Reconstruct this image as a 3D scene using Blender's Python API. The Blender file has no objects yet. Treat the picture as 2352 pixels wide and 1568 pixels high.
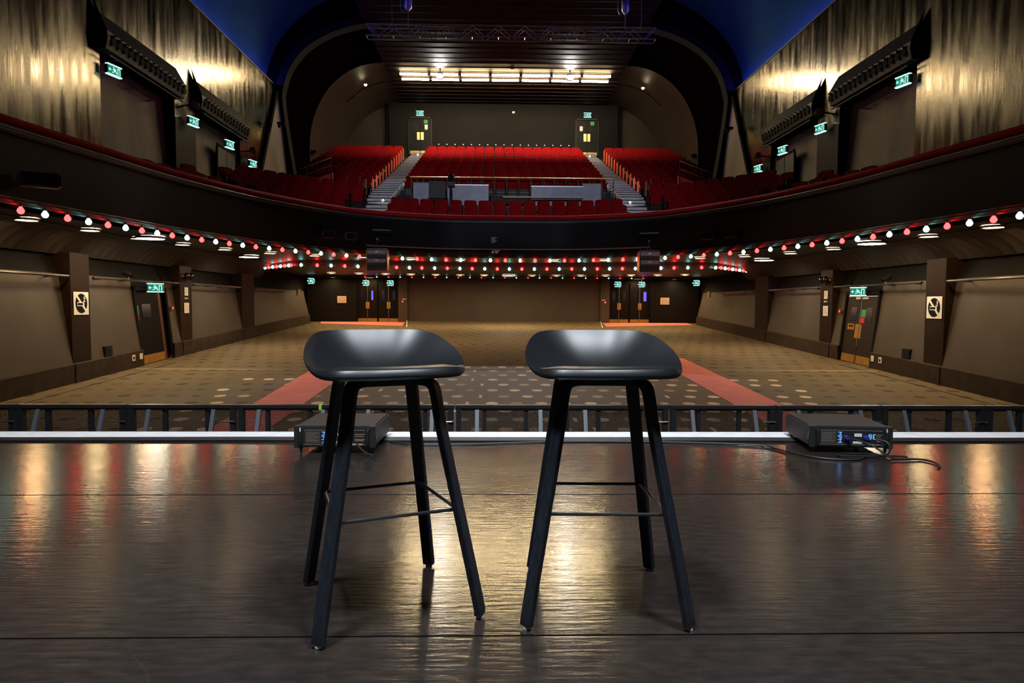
import bpy, bmesh, math, random
from mathutils import Vector, Matrix
random.seed(7)
S = bpy.context.scene
COL = S.collection
PI = math.pi

# ------------------------------------------------------------------ camera
CAM = Vector((-0.38, 0.0, 0.935))
yaw, pitch, roll = math.radians(1.3), math.radians(-3.07), math.radians(0.28)
fw = Vector((math.sin(yaw)*math.cos(pitch), math.cos(yaw)*math.cos(pitch), math.sin(pitch)))
rt = Vector((math.cos(yaw), -math.sin(yaw), 0)); up = rt.cross(fw)
rt, up = rt*math.cos(roll)+up*math.sin(roll), up*math.cos(roll)-rt*math.sin(roll)
cd = bpy.data.cameras.new('camera'); cam = bpy.data.objects.new('camera', cd); COL.objects.link(cam)
cd.sensor_width = 36; cd.lens = 24; cd.clip_start = 0.05; cd.clip_end = 200
m = Matrix((rt, up, -fw)).transposed().to_4x4(); m.translation = CAM; cam.matrix_world = m
S.camera = cam
# ------------------------------------------------------------------ world, large lights, exposure
W = bpy.data.worlds.new('world'); S.world = W; W.use_nodes = True
W.node_tree.nodes['Background'].inputs[0].default_value = (0.55, 0.66, 1.0, 1)
W.node_tree.nodes['Background'].inputs[1].default_value = 0.006
S.view_settings.view_transform = 'Standard'; S.view_settings.look = 'None'
S.view_settings.gamma = 1.0; S.view_settings.use_curve_mapping = False
S.view_settings.exposure = 0.12
S.cycles.max_bounces = 8; S.cycles.diffuse_bounces = 3; S.cycles.glossy_bounces = 4
S.cycles.transparent_max_bounces = 8; S.cycles.sample_clamp_indirect = 4.0
S.cycles.caustics_reflective = False; S.cycles.caustics_refractive = False
def area(name, loc, target, size, power, col, sizey=None):
    l = bpy.data.lights.new(name, 'AREA'); l.energy = power; l.color = col; l.size = size
    if sizey: l.shape = 'RECTANGLE'; l.size_y = sizey
    o = bpy.data.objects.new(name, l); COL.objects.link(o); o.location = loc
    o.rotation_euler = (Vector(target)-Vector(loc)).to_track_quat('-Z', 'Y').to_euler()
    return o
# two stage work lights hanging over the stage
for wx in (-1.5, 0.9):
    area('stage_work_light', (wx*1.0, 1.2, 6.4), (wx*1.0, 2.9, 0.0), 0.6, 165, (0.84, 0.91, 1.0)).data.spread = math.radians(112)

# two cool spots of the stage rig, up behind the camera, left on and aimed at the balcony desk and aisles
for wx in (-1, 1):
    sl = bpy.data.lights.new('stage_rig_spot', 'SPOT'); sl.energy = 5200; sl.color = (0.78, 0.84, 1.0); sl.spot_size = math.radians(22); sl.spot_blend = 1.0; sl.shadow_soft_size = 0.12
    so_ = bpy.data.objects.new('stage_rig_spot', sl); COL.objects.link(so_); so_.location = (wx*3.0, -1.5, 8.2)
    so_.rotation_euler = (Vector((wx*3.2, 26.5, 5.3))-so_.location).to_track_quat('-Z', 'Y').to_euler()
# emission strengths
E_DOWN, E_DISC, E_RED, E_GREEN, E_TUBE, E_SIGN = 92, 66, 24, 9, 95, 1.3

# ------------------------------------------------------------------ materials
def nodes_of(mt):
    mt.use_nodes = True; nt = mt.node_tree
    return nt, nt.nodes['Principled BSDF']
MATS = {}
def mat(name, col, rough=0.6, metal=0.0, spec=0.5, var=0.0, vscale=4.0, stretch=(1, 1, 1), bump=0.0, bscale=30.0, rvar=0.0, coat=0.0, sheen=0.0, emis=None, estr=0.0, tint=None):
    mt = bpy.data.materials.new(name); nt, b = nodes_of(mt)
    if tint: b.inputs['Specular Tint'].default_value = (*tint, 1)
    b.inputs['Base Color'].default_value = (*col, 1); b.inputs['Roughness'].default_value = rough
    b.inputs['Metallic'].default_value = metal; b.inputs['Specular IOR Level'].default_value = spec
    b.inputs['Coat Weight'].default_value = coat; b.inputs['Sheen Weight'].default_value = sheen
    if emis: b.inputs['Emission Color'].default_value = (*emis, 1); b.inputs['Emission Strength'].default_value = estr
    L = nt.links
    if var or rvar or bump:
        tc = nt.nodes.new('ShaderNodeTexCoord'); mp = nt.nodes.new('ShaderNodeMapping')
        mp.inputs['Scale'].default_value = stretch; L.new(tc.outputs['Object'], mp.inputs[0])
        n = nt.nodes.new('ShaderNodeTexNoise'); n.inputs['Scale'].default_value = vscale; n.inputs['Detail'].default_value = 6
        L.new(mp.outputs[0], n.inputs['Vector'])
    if var:
        mr = nt.nodes.new('ShaderNodeMapRange'); mr.inputs[1].default_value = 0.3; mr.inputs[2].default_value = 0.7
        mr.inputs[3].default_value = 1-var; mr.inputs[4].default_value = 1+var; L.new(n.outputs['Fac'], mr.inputs[0])
        mx = nt.nodes.new('ShaderNodeVectorMath'); mx.operation = 'SCALE'; mx.inputs[0].default_value = col
        L.new(mr.outputs[0], mx.inputs['Scale']); L.new(mx.outputs[0], b.inputs['Base Color'])
    if rvar:
        mr = nt.nodes.new('ShaderNodeMapRange'); mr.inputs[1].default_value = 0.3; mr.inputs[2].default_value = 0.7
        mr.inputs[3].default_value = rough-rvar; mr.inputs[4].default_value = rough+rvar
        L.new(n.outputs['Fac'], mr.inputs[0]); L.new(mr.outputs[0], b.inputs['Roughness'])
    if bump:
        n2 = nt.nodes.new('ShaderNodeTexNoise'); n2.inputs['Scale'].default_value = bscale; n2.inputs['Detail'].default_value = 4
        L.new(mp.outputs[0], n2.inputs['Vector'])
        bp = nt.nodes.new('ShaderNodeBump'); bp.inputs['Strength'].default_value = bump; bp.inputs['Distance'].default_value = 0.02
        L.new(n2.outputs['Fac'], bp.inputs['Height']); L.new(bp.outputs[0], b.inputs['Normal'])
    MATS[name] = mt
    return mt
def emit(name, col, strength):
    mt = bpy.data.materials.new(name); mt.use_nodes = True; nt = mt.node_tree
    nt.nodes.remove(nt.nodes['Principled BSDF'])
    e = nt.nodes.new('ShaderNodeEmission'); e.inputs[0].default_value = (*col, 1); e.inputs[1].default_value = strength
    nt.links.new(e.outputs[0], nt.nodes['Material Output'].inputs[0])
    return mt
class NG:                                                # tiny node expression helper
    def __init__(s, nt): s.nt = nt
    def m(s, op, a, b=None, c=None):
        n = s.nt.nodes.new('ShaderNodeMath'); n.operation = op
        for i, v in enumerate((a, b, c)):
            if v is None: continue
            if isinstance(v, (int, float)): n.inputs[i].default_value = v
            else: s.nt.links.new(v, n.inputs[i])
        return n.outputs[0]
    def mix(s, f, a, b):
        n = s.nt.nodes.new('ShaderNodeMix'); n.data_type = 'RGBA'
        s.nt.links.new(f, n.inputs[0])
        for i, v in ((6, a), (7, b)):
            if isinstance(v, tuple): n.inputs[i].default_value = (*v, 1)
            else: s.nt.links.new(v, n.inputs[i])
        return n.outputs[2]
def coords(nt):
    tc = nt.nodes.new('ShaderNodeTexCoord'); sp = nt.nodes.new('ShaderNodeSeparateXYZ')
    nt.links.new(tc.outputs['Object'], sp.inputs[0]); return sp.outputs

black = mat('black_paint', (0.012, 0.012, 0.014), 0.55)
soot = mat('soot_black', (0.005, 0.0048, 0.0046), 0.8, spec=0.12)
maroon = mat('dark_maroon_paint', (0.019, 0.0095, 0.006), 0.6, spec=.12, var=0.25, vscale=2)
gloss_wall = mat('gloss_dark_wall', (0.0045, 0.0038, 0.0026), 0.20, spec=0.8, var=0.4, vscale=1.6, stretch=(3, 3, 0.35), bump=0.07, bscale=9, rvar=0.09, tint=(1.0, 0.80, 0.48))
panel_brown = mat('textured_brown_wall', (0.055, 0.043, 0.033), 0.62, var=0.18, vscale=1.2, bump=0.25, bscale=90)
recess_taupe = mat('taupe_recess_wall', (0.26, 0.205, 0.145), 0.7, var=0.28, vscale=1.3, stretch=(1, 1, .4), bump=0.15, bscale=60)
skirt_m = mat('carpet_skirting', (0.05, 0.036, 0.027), 0.95, var=0.2, bump=0.3, bscale=200, spec=0.1)
fascia_m = mat('fascia_black', (0.004, 0.0038, 0.005), 0.55, spec=.14, var=0.3, vscale=1.5)
soffit_m = mat('soffit_dark_brown', (0.012, 0.008, 0.006), 0.42, var=0.2, vscale=0.8)
bulkhead_m = mat('bulkhead_gloss_brown', (0.030, 0.016, 0.012), 0.32)
velvet = mat('red_velvet_rail', (0.36, 0.006, 0.010), 0.85, spec=.15, var=0.15, vscale=8, bump=0.1, bscale=120)
seat_red = mat('red_plush', (0.25, 0.0045, 0.006), 0.9, spec=.1, var=0.25, vscale=9, bump=0.1, bscale=150)
end_red = mat('orange_red_panel', (0.62, 0.075, 0.03), 0.6)
seat_black = mat('seat_frame_black', (0.014, 0.010, 0.009), 0.5)
step_grey = mat('pale_grey_step', (0.62, 0.60, 0.64), 0.6, var=0.15, vscale=6)
nosing = mat('step_riser_dark', (0.012, 0.012, 0.014), 0.7)
brass = mat('brass', (0.72, 0.50, 0.20), 0.32, metal=1.0, var=0.15, vscale=12)
brass_dull = mat('brass_plate', (0.42, 0.22, 0.045), 0.42, metal=0.6, var=0.2, vscale=5)
steel = mat('grey_steel', (0.30, 0.31, 0.33), 0.35, metal=0.9)
dark_steel = mat('dark_steel', (0.085, 0.085, 0.09), 0.33, metal=0.8)
truss_m = mat('black_truss_tube', (0.45, 0.42, 0.38), 0.33, metal=0.95)
alu = mat('white_alu_strip', (0.95, 0.95, 0.95), 0.5, var=0.1, vscale=10)
white_m = mat('white_plate', (0.80, 0.78, 0.75), 0.5)
paper = mat('white_paper', (0.78, 0.74, 0.70), 0.7, var=0.1, vscale=40)
red_plastic = mat('red_plastic', (0.6, 0.02, 0.02), 0.4)
green_sign = mat('green_sign', (0.03, 0.30, 0.09), 0.5)
desk_blue = mat('blue_grey_board', (0.30, 0.32, 0.42), 0.45, var=0.2, vscale=2.5)
tan_m = mat('tan_wood_edge', (0.62, 0.50, 0.36), 0.6)
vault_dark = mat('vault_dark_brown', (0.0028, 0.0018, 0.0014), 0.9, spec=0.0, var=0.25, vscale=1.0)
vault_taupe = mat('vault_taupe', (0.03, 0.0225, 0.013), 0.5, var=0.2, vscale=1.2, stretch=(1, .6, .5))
back_grey = mat('charcoal_wall', (0.006, 0.0055, 0.0054), 0.6, spec=.12, var=0.2, vscale=1.0)
ceil_board = mat('gloss_maroon_board', (0.005, 0.0022, 0.0017), 0.65, spec=0.12, var=0.15, vscale=1, stretch=(.3, 3, 1))
cove_paint = mat('cove_paint', (0.03, 0.09, 0.07), 0.9, spec=0.0, var=0.15, vscale=0.6)
ceil_dark = mat('ceiling_dark', (0.0025, 0.0025, 0.003), 0.9, spec=0.0)
stool_black = mat('black_stained_wood', (0.017, 0.020, 0.026), 0.40, spec=.35, var=0.3, vscale=14, stretch=(6, 6, 1), bump=0.06, bscale=40)
shell_m = mat('matt_black_shell', (0.007, 0.0074, 0.0086), 0.36, spec=0.30)
box_m = mat('monitor_black_paint', (0.030, 0.026, 0.024), 0.55, var=0.15, vscale=8, bump=0.15, bscale=250)
rubber = mat('black_rubber', (0.015, 0.015, 0.015), 0.5)
glass_dark = mat('dark_blue_glass', (0.010, 0.011, 0.035), 0.15)
runner_m = mat('red_carpet', (0.92, 0.20, 0.165), 0.95, spec=0.1, var=0.10, vscale=3, bump=0.2, bscale=250, sheen=0.3)
back_brown = mat('mauve_brown_wall', (0.062, 0.040, 0.034), 0.6, var=0.12, vscale=1.0)
e_warm = emit('warm_lamp', (1.0, 0.66, 0.30), E_DOWN)
e_disc = emit('neutral_disc_lamp', (1.0, 0.84, 0.58), E_DISC)
e_red = emit('red_bulb_glow', (1.0, 0.012, 0.012), E_RED)
e_green = emit('pale_green_bulb_glow', (0.30, 0.85, 0.72), E_GREEN)
e_tube = emit('fluorescent_glow', (1.0, 0.74, 0.38), E_TUBE)
e_sign = emit('exit_sign_glow', (0.55, 1.0, 0.95), E_SIGN)
e_signg = emit('exit_sign_green', (0.015, 0.22, 0.13), 1.0)
e_blue = emit('blue_led_glow', (0.09, 0.07, 1.0), 95)
e_blue2 = emit('blue_text_glow', (0.16, 0.42, 1.0), 1.4)
e_white = emit('step_light_glow', (1.0, 0.97, 0.92), 9)
e_window = emit('blue_lit_window', (0.10, 0.07, 1.0), 2.2)

# stage floor lino: glossy black, worn, warm-reflecting
def lino():
    mt = bpy.data.materials.new('worn_black_lino'); nt, b = nodes_of(mt); L = nt.links
    tc = nt.nodes.new('ShaderNodeTexCoord')
    def noise(sc, det, stretch, w=None):
        mp = nt.nodes.new('ShaderNodeMapping'); mp.inputs['Scale'].default_value = stretch; L.new(tc.outputs['Object'], mp.inputs[0])
        n = nt.nodes.new('ShaderNodeTexNoise'); n.inputs['Scale'].default_value = sc; n.inputs['Detail'].default_value = det
        L.new(mp.outputs[0], n.inputs['Vector']); return n.outputs['Fac']
    g = NG(nt)
    n1 = noise(1.1, 6, (1, 1.6, 1)); n2 = noise(22, 5, (0.6, 1.4, 1)); n3 = noise(34, 4, (0.16, 1.6, 1))
    r = g.m('MULTIPLY_ADD', n1, 0.12, 0.08); r = g.m('MULTIPLY_ADD', n2, 0.06, r); L.new(r, b.inputs['Roughness'])
    c = g.mix(g.m('MULTIPLY_ADD', n2, 1.6, -0.4), (0.016, 0.0124, 0.0108), (0.038, 0.029, 0.0238))
    vo = nt.nodes.new('ShaderNodeTexVoronoi'); vo.feature = 'DISTANCE_TO_EDGE'; vo.inputs['Scale'].default_value = 1.7
    mp = nt.nodes.new('ShaderNodeMapping'); mp.inputs['Rotation'].default_value = (0, 0, 0.5); L.new(tc.outputs['Object'], mp.inputs[0])
    wn = nt.nodes.new('ShaderNodeTexNoise'); wn.inputs['Scale'].default_value = 0.8
    L.new(mp.outputs[0], wn.inputs['Vector'])
    va = nt.nodes.new('ShaderNodeVectorMath'); va.operation = 'ADD'; L.new(mp.outputs[0], va.inputs[0]); L.new(wn.outputs['Color'], va.inputs[1])
    L.new(va.outputs[0], vo.inputs['Vector'])
    scr = g.m('MULTIPLY', g.m('LESS_THAN', vo.outputs['Distance'], 0.0016), g.m('GREATER_THAN', n1, 0.52))
    c = g.mix(g.m('MULTIPLY', scr, 0.1), c, (0.10, 0.085, 0.065)); L.new(c, b.inputs['Base Color'])
    b.inputs['Specular IOR Level'].default_value = 1.0
    bp = nt.nodes.new('ShaderNodeBump'); bp.inputs['Strength'].default_value = 0.22; bp.inputs['Distance'].default_value = 0.003
    h = g.m('ADD', g.m('MULTIPLY', n2, 0.8), g.m('MULTIPLY', n3, 1.3)); L.new(h, bp.inputs['Height']); L.new(bp.outputs[0], b.inputs['Normal'])
    return mt
lino_m = lino()
# hall carpet with woven motifs; front/far tone change paints in sheen and lighting
def carpet():
    mt = bpy.data.materials.new('patterned_carpet'); nt, b = nodes_of(mt); L = nt.links; g = NG(nt)
    X, Y, Z = coords(nt)
    row = g.m('FLOOR', g.m('DIVIDE', Y, 0.72)); fv = g.m('FRACT', g.m('DIVIDE', Y, 0.72))
    uu = g.m('ADD', g.m('DIVIDE', X, 0.46), g.m('MULTIPLY', g.m('MODULO', row, 2), 0.5))
    cl = g.m('FLOOR', uu); fu = g.m('FRACT', uu)
    dx = g.m('MULTIPLY', g.m('SUBTRACT', fu, 0.5), 0.46); dy = g.m('MULTIPLY', g.m('SUBTRACT', fv, 0.5), 0.72)
    circ = g.m('LESS_THAN', g.m('SQRT', g.m('ADD', g.m('MULTIPLY', dx, dx), g.m('MULTIPLY', g.m('MULTIPLY', dy, dy), 0.8))), 0.115)
    sq = g.m('LESS_THAN', g.m('MAXIMUM', g.m('ABSOLUTE', dx), g.m('MULTIPLY', g.m('ABSOLUTE', dy), 0.75)), 0.075)
    bar = g.m('LESS_THAN', g.m('MAXIMUM', g.m('MULTIPLY', g.m('ABSOLUTE', dx), 3.0), g.m('MULTIPLY', g.m('ABSOLUTE', dy), 0.6)), 0.09)
    wn = nt.nodes.new('ShaderNodeTexWhiteNoise'); wn.noise_dimensions = '2D'
    cb = nt.nodes.new('ShaderNodeCombineXYZ'); L.new(cl, cb.inputs[0]); L.new(row, cb.inputs[1]); L.new(cb.outputs[0], wn.inputs['Vector'])
    h = wn.outputs['Value']
    issq = g.m('LESS_THAN', g.m('MODULO', g.m('ADD', g.m('ABSOLUTE', cl), 90), 4), 0.5)
    isbar = g.m('MULTIPLY', issq, g.m('GREATER_THAN', h, 0.62))
    mot = g.m('ADD', g.m('MULTIPLY', circ, g.m('SUBTRACT', 1, issq)), g.m('MULTIPLY', sq, g.m('SUBTRACT', issq, isbar)))
    mot = g.m('ADD', mot, g.m('MULTIPLY', bar, isbar))
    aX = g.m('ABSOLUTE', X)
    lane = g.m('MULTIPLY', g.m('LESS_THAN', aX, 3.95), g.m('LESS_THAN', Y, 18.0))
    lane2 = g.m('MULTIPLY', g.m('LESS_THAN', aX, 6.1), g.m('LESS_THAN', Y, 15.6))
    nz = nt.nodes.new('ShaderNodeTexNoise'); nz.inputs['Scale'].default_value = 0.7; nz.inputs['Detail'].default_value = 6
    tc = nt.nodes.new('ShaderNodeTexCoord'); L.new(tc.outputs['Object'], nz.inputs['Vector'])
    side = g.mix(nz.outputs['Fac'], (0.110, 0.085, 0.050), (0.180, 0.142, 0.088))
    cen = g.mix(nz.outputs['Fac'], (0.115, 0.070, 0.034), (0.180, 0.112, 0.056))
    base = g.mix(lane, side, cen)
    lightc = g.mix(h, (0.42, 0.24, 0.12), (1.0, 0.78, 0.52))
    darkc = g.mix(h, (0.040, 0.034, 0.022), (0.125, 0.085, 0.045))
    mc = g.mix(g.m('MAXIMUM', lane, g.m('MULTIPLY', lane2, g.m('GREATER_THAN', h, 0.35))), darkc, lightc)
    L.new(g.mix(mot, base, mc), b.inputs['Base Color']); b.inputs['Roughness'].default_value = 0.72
    b.inputs['Specular IOR Level'].default_value = 0.15
    return mt
carpet_m = carpet()
# perforated barrier mesh: round holes punched through black sheet
def perforated():
    mt = bpy.data.materials.new('perforated_black_sheet'); nt, b = nodes_of(mt); L = nt.links; g = NG(nt)
    X, Y, Z = coords(nt); p = 0.0125
    zr = g.m('DIVIDE', Z, p*0.866); row = g.m('FLOOR', zr); fz = g.m('FRACT', zr)
    xr = g.m('ADD', g.m('DIVIDE', X, p), g.m('MULTIPLY', g.m('MODULO', g.m('ABSOLUTE', row), 2), 0.5)); fx = g.m('FRACT', xr)
    a = g.m('SUBTRACT', fx, 0.5); c = g.m('MULTIPLY', g.m('SUBTRACT', fz, 0.5), 0.866)
    hole = g.m('LESS_THAN', g.m('ADD', g.m('MULTIPLY', a, a), g.m('MULTIPLY', c, c)), 0.105)
    b.inputs['Base Color'].default_value = (0.006, 0.006, 0.0065, 1); b.inputs['Roughness'].default_value = 0.6; b.inputs['Specular IOR Level'].default_value = 0.15
    tr = nt.nodes.new('ShaderNodeBsdfTransparent'); mx = nt.nodes.new('ShaderNodeMixShader')
    L.new(hole, mx.inputs[0]); L.new(b.outputs[0], mx.inputs[1]); L.new(tr.outputs[0], mx.inputs[2])
    L.new(mx.outputs[0], nt.nodes['Material Output'].inputs[0]); return mt
perf_m = perforated()

# ------------------------------------------------------------------ mesh helpers
class MB:
    def __init__(s): s.v = []; s.f = []
    def add(s, v, f):
        o = len(s.v); s.v += [tuple(p) for p in v]; s.f += [tuple(i+o for i in q) for q in f]; return s
    def box(s, c, d, M=None):
        x, y, z = d[0]/2, d[1]/2, d[2]/2; c = Vector(c)
        P = [Vector(p) for p in ((-x,-y,-z),(x,-y,-z),(x,y,-z),(-x,y,-z),(-x,-y,z),(x,-y,z),(x,y,z),(-x,y,z))]
        if M: P = [M @ p for p in P]
        return s.add([c+p for p in P], [(0,3,2,1),(4,5,6,7),(0,1,5,4),(1,2,6,5),(2,3,7,6),(3,0,4,7)])
    def bb(s, a, b):
        return s.box([(a[i]+b[i])/2 for i in range(3)], [abs(b[i]-a[i]) for i in range(3)])
    def quad(s, a, b, c, d): return s.add([a, b, c, d], [(0,1,2,3)])
    def prism(s, poly, y0, y1, fn=lambda a, b, t: (a, t, b)):   # polygon in a plane, swept from y0 to y1
        n = len(poly)
        v = [fn(a, b, y0) for a, b in poly]+[fn(a, b, y1) for a, b in poly]
        f = [tuple(range(n-1, -1, -1)), tuple(range(n, 2*n))]+[(i, (i+1) % n, (i+1) % n+n, i+n) for i in range(n)]
        return s.add(v, f)
    def grid(s, P, close_u=False, close_v=False):
        nu, nv = len(P), len(P[0]); v = [p for r in P for p in r]; f = []
        for i in range(nu if close_u else nu-1):
            for j in range(nv if close_v else nv-1):
                a, b = i, (i+1) % nu; c, d = j, (j+1) % nv
                f.append((a*nv+c, b*nv+c, b*nv+d, a*nv+d))
        return s.add(v, f)
    def tube(s, pts, r, n=8, closed=False, caps=True):
        pts = [Vector(p) for p in pts]; N = len(pts); rows = []; prev = None
        for i, p in enumerate(pts):
            a = pts[(i-1) % N] if (closed or i) else p; b = pts[(i+1) % N] if (closed or i < N-1) else p
            t = (b-a).normalized()
            if prev is None:
                prev = t.cross(Vector((0, 0, 1)) if abs(t.z) < 0.9 else Vector((1, 0, 0))).normalized()
            u = (prev-t*prev.dot(t)).normalized(); w = t.cross(u); prev = u
            rows.append([p+(u*math.cos(2*PI*k/n)+w*math.sin(2*PI*k/n))*(r if not isinstance(r, list) else r[i]) for k in range(n)])
        s.grid(rows, close_u=closed, close_v=True)
        if caps and not closed:
            o = len(s.v); s.f += [tuple(o-N*n+k for k in range(n))[::-1], tuple(o-n+k for k in range(n))]
        return s
    def cyl(s, a, b, r, n=10): return s.tube([a, b], r, n)
    def lathe(s, prof, c=(0,0,0), n=16, M=None):
        c = Vector(c); rows = []
        for r, z in prof:
            row = [Vector((r*math.cos(2*PI*k/n), r*math.sin(2*PI*k/n), z)) for k in range(n)]
            rows.append([c+(M @ p if M else p) for p in row])
        s.grid(rows, close_v=True)
        return s
    def ball(s, c, r, n=10, sz=1.0):
        return s.lathe([(max(1e-4, r*math.sin(PI*k/(n//2))), -r*sz*math.cos(PI*k/(n//2))) for k in range(n//2+1)], c, n)
    def shift(s, d): s.v = [(p[0]+d[0], p[1]+d[1], p[2]+d[2]) for p in s.v]; return s
    def mirror(s): s.v = [(-p[0], p[1], p[2]) for p in s.v]; s.f = [q[::-1] for q in s.f]; return s
    def mesh(s, name, m, smooth=False, bevel=0, seg=2):
        me = bpy.data.meshes.new(name); me.from_pydata(s.v, [], s.f); me.materials.append(m)
        if bevel:
            bm = bmesh.new(); bm.from_mesh(me); bmesh.ops.remove_doubles(bm, verts=bm.verts, dist=1e-5)
            bmesh.ops.bevel(bm, geom=[e for e in bm.edges if e.is_manifold and e.calc_face_angle(0) > 0.5], offset=bevel, segments=seg, affect='EDGES', clamp_overlap=True)
            bm.to_mesh(me); bm.free()
        if smooth:
            me.polygons.foreach_set('use_smooth', [True]*len(me.polygons)); 
            try: me.set_sharp_from_angle(angle=math.radians(40))
            except Exception: pass
        me.update(); return me
    def build(s, name, m, parent=None, smooth=False, bevel=0, seg=2, loc=None, rz=0, rot=None):
        return link(name, s.mesh(name, m, smooth, bevel, seg), parent, loc, rz, rot)
def link(name, me, parent=None, loc=None, rz=0, rot=None):
    o = bpy.data.objects.new(name, me); COL.objects.link(o)
    if parent: o.parent = parent
    if loc is not None: o.location = loc
    if rot is not None: o.rotation_euler = rot
    elif rz: o.rotation_euler = (0, 0, rz)
    return o
def tag(o, label, cat=None, group=None, kind=None):
    if label: o['label'] = label
    if cat: o['category'] = cat
    if group: o['group'] = group
    if kind: o['kind'] = kind
    return o
def thing(name, label, cat, loc=(0,0,0), rz=0, group=None, rot=None):
    o = bpy.data.objects.new(name, None); COL.objects.link(o); o.location = loc
    o.rotation_euler = rot if rot is not None else (0, 0, rz); o.empty_display_size = 0.2
    return tag(o, label, cat, group)
def struct(o, label=None): o['kind'] = 'structure'; return tag(o, label) if label else o
def world_part(name, mb, m, parent, **k):            # geometry written in world coordinates under an unrotated parent
    return mb.shift([-c for c in parent.location]).build(name, m, parent, **k)
_font = {}
def text(mb, s, size, M):                             # flat lettering placed by a 4x4 matrix (letters lie in local XY)
    key = s
    if key not in _font:
        cu = bpy.data.curves.new('lettering', 'FONT'); cu.body = s; cu.align_x = 'CENTER'; cu.align_y = 'CENTER'; cu.resolution_u = 3
        o = bpy.data.objects.new('lettering', cu); COL.objects.link(o)
        dg = bpy.context.evaluated_depsgraph_get(); dg.update(); me = o.evaluated_get(dg).to_mesh()
        _font[key] = ([v.co.copy() for v in me.vertices], [tuple(p.vertices) for p in me.polygons])
        bpy.data.objects.remove(o); bpy.data.curves.remove(cu)
    v, f = _font[key]
    return mb.add([M @ (p*size) for p in v], f)
def lerp(a, b, t): return a+(b-a)*t
def catmull(P, n):
    out = []
    for i in range(len(P)-1):
        p0, p1, p2, p3 = P[max(i-1, 0)], P[i], P[i+1], P[min(i+2, len(P)-1)]
        for k in range(n):
            t = k/n
            out.append(tuple(0.5*(2*p1[d]+(p2[d]-p0[d])*t+(2*p0[d]-5*p1[d]+4*p2[d]-p3[d])*t*t+(3*p1[d]-p0[d]-3*p2[d]+p3[d])*t**3) for d in range(len(p1))))
    return out+[tuple(P[-1])]
def floor_z(y): return -1.17+0.0425*(y-6)
SIDE = {-1: 'left', 1: 'right'}
ORD = ['first', 'second', 'third', 'fourth', 'fifth', 'sixth', 'seventh', 'eighth', 'ninth', 'tenth', 'eleventh', 'twelfth', 'thirteenth', 'fourteenth', 'fifteenth', 'sixteenth', 'seventeenth', 'eighteenth', 'nineteenth', 'twentieth']

# ================================================================== STRUCTURE
# stage
st = struct(MB().bb((-13, -6, -1.2), (13, 4.86, -0.004)).build('stage_floor', black), 'black stage platform the two stools stand on')
edges = [-6, -1.6, 0.4, 1.884, 2.655, 3.325, 3.86, 4.72]
for i in range(len(edges)-1):
    y0, y1 = edges[i]+0.003, edges[i+1]-0.003
    dz = 0.0015*(i % 2)
    me = MB().bb((-13, y0, -0.004), (13, y1, 0.0+dz)).build('lino_strip', lino_m, st)
tr = MB().bb((-13, 4.725, -0.02), (13, 4.93, 0.012)).build('trim_1', alu); struct(tr, 'white painted edging strip along the front lip of the stage')
MB().bb((-13, 4.86, -1.25), (13, 4.90, -0.02)).build('stage_front', black, st)

# hall floor
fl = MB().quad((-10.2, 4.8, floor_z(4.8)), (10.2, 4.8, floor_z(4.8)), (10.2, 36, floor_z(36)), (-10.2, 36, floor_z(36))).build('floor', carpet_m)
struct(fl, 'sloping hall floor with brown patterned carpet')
rp = MB()
rp.add([(-4.45, 31.0, floor_z(31.0)+.003), (4.45, 31.0, floor_z(31.0)+.003), (4.9, 34.62, 0.11), (-4.9, 34.62, 0.11), (-4.9, 34.62, 0.0), (4.9, 34.62, 0)], [(0,1,2,3), (0,3,4), (1,5,2)])
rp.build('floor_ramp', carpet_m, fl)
for s in (-1, 1):
    MB().tube([(s*4.45, 31, floor_z(31)+.015), (s*4.9, 34.55, 0.115)], 0.022, 6).build('ramp_edging', alu, fl)
    for dy0, dy1, x0, x1 in ((12.0, 18.3, 8.93, 8.93),):
        MB().tube([(s*x0, 9, floor_z(9)), (s*x1, dy1, floor_z(dy1)+.003)], 0.009, 5).build('carpet_edging', skirt_m, fl)
MB().tube([(-9.3, 17.05, floor_z(17.05)+.002), (9.3, 17.05, floor_z(17.05)+.002)], 0.010, 5).build('carpet_seam', tan_m, fl)

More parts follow.
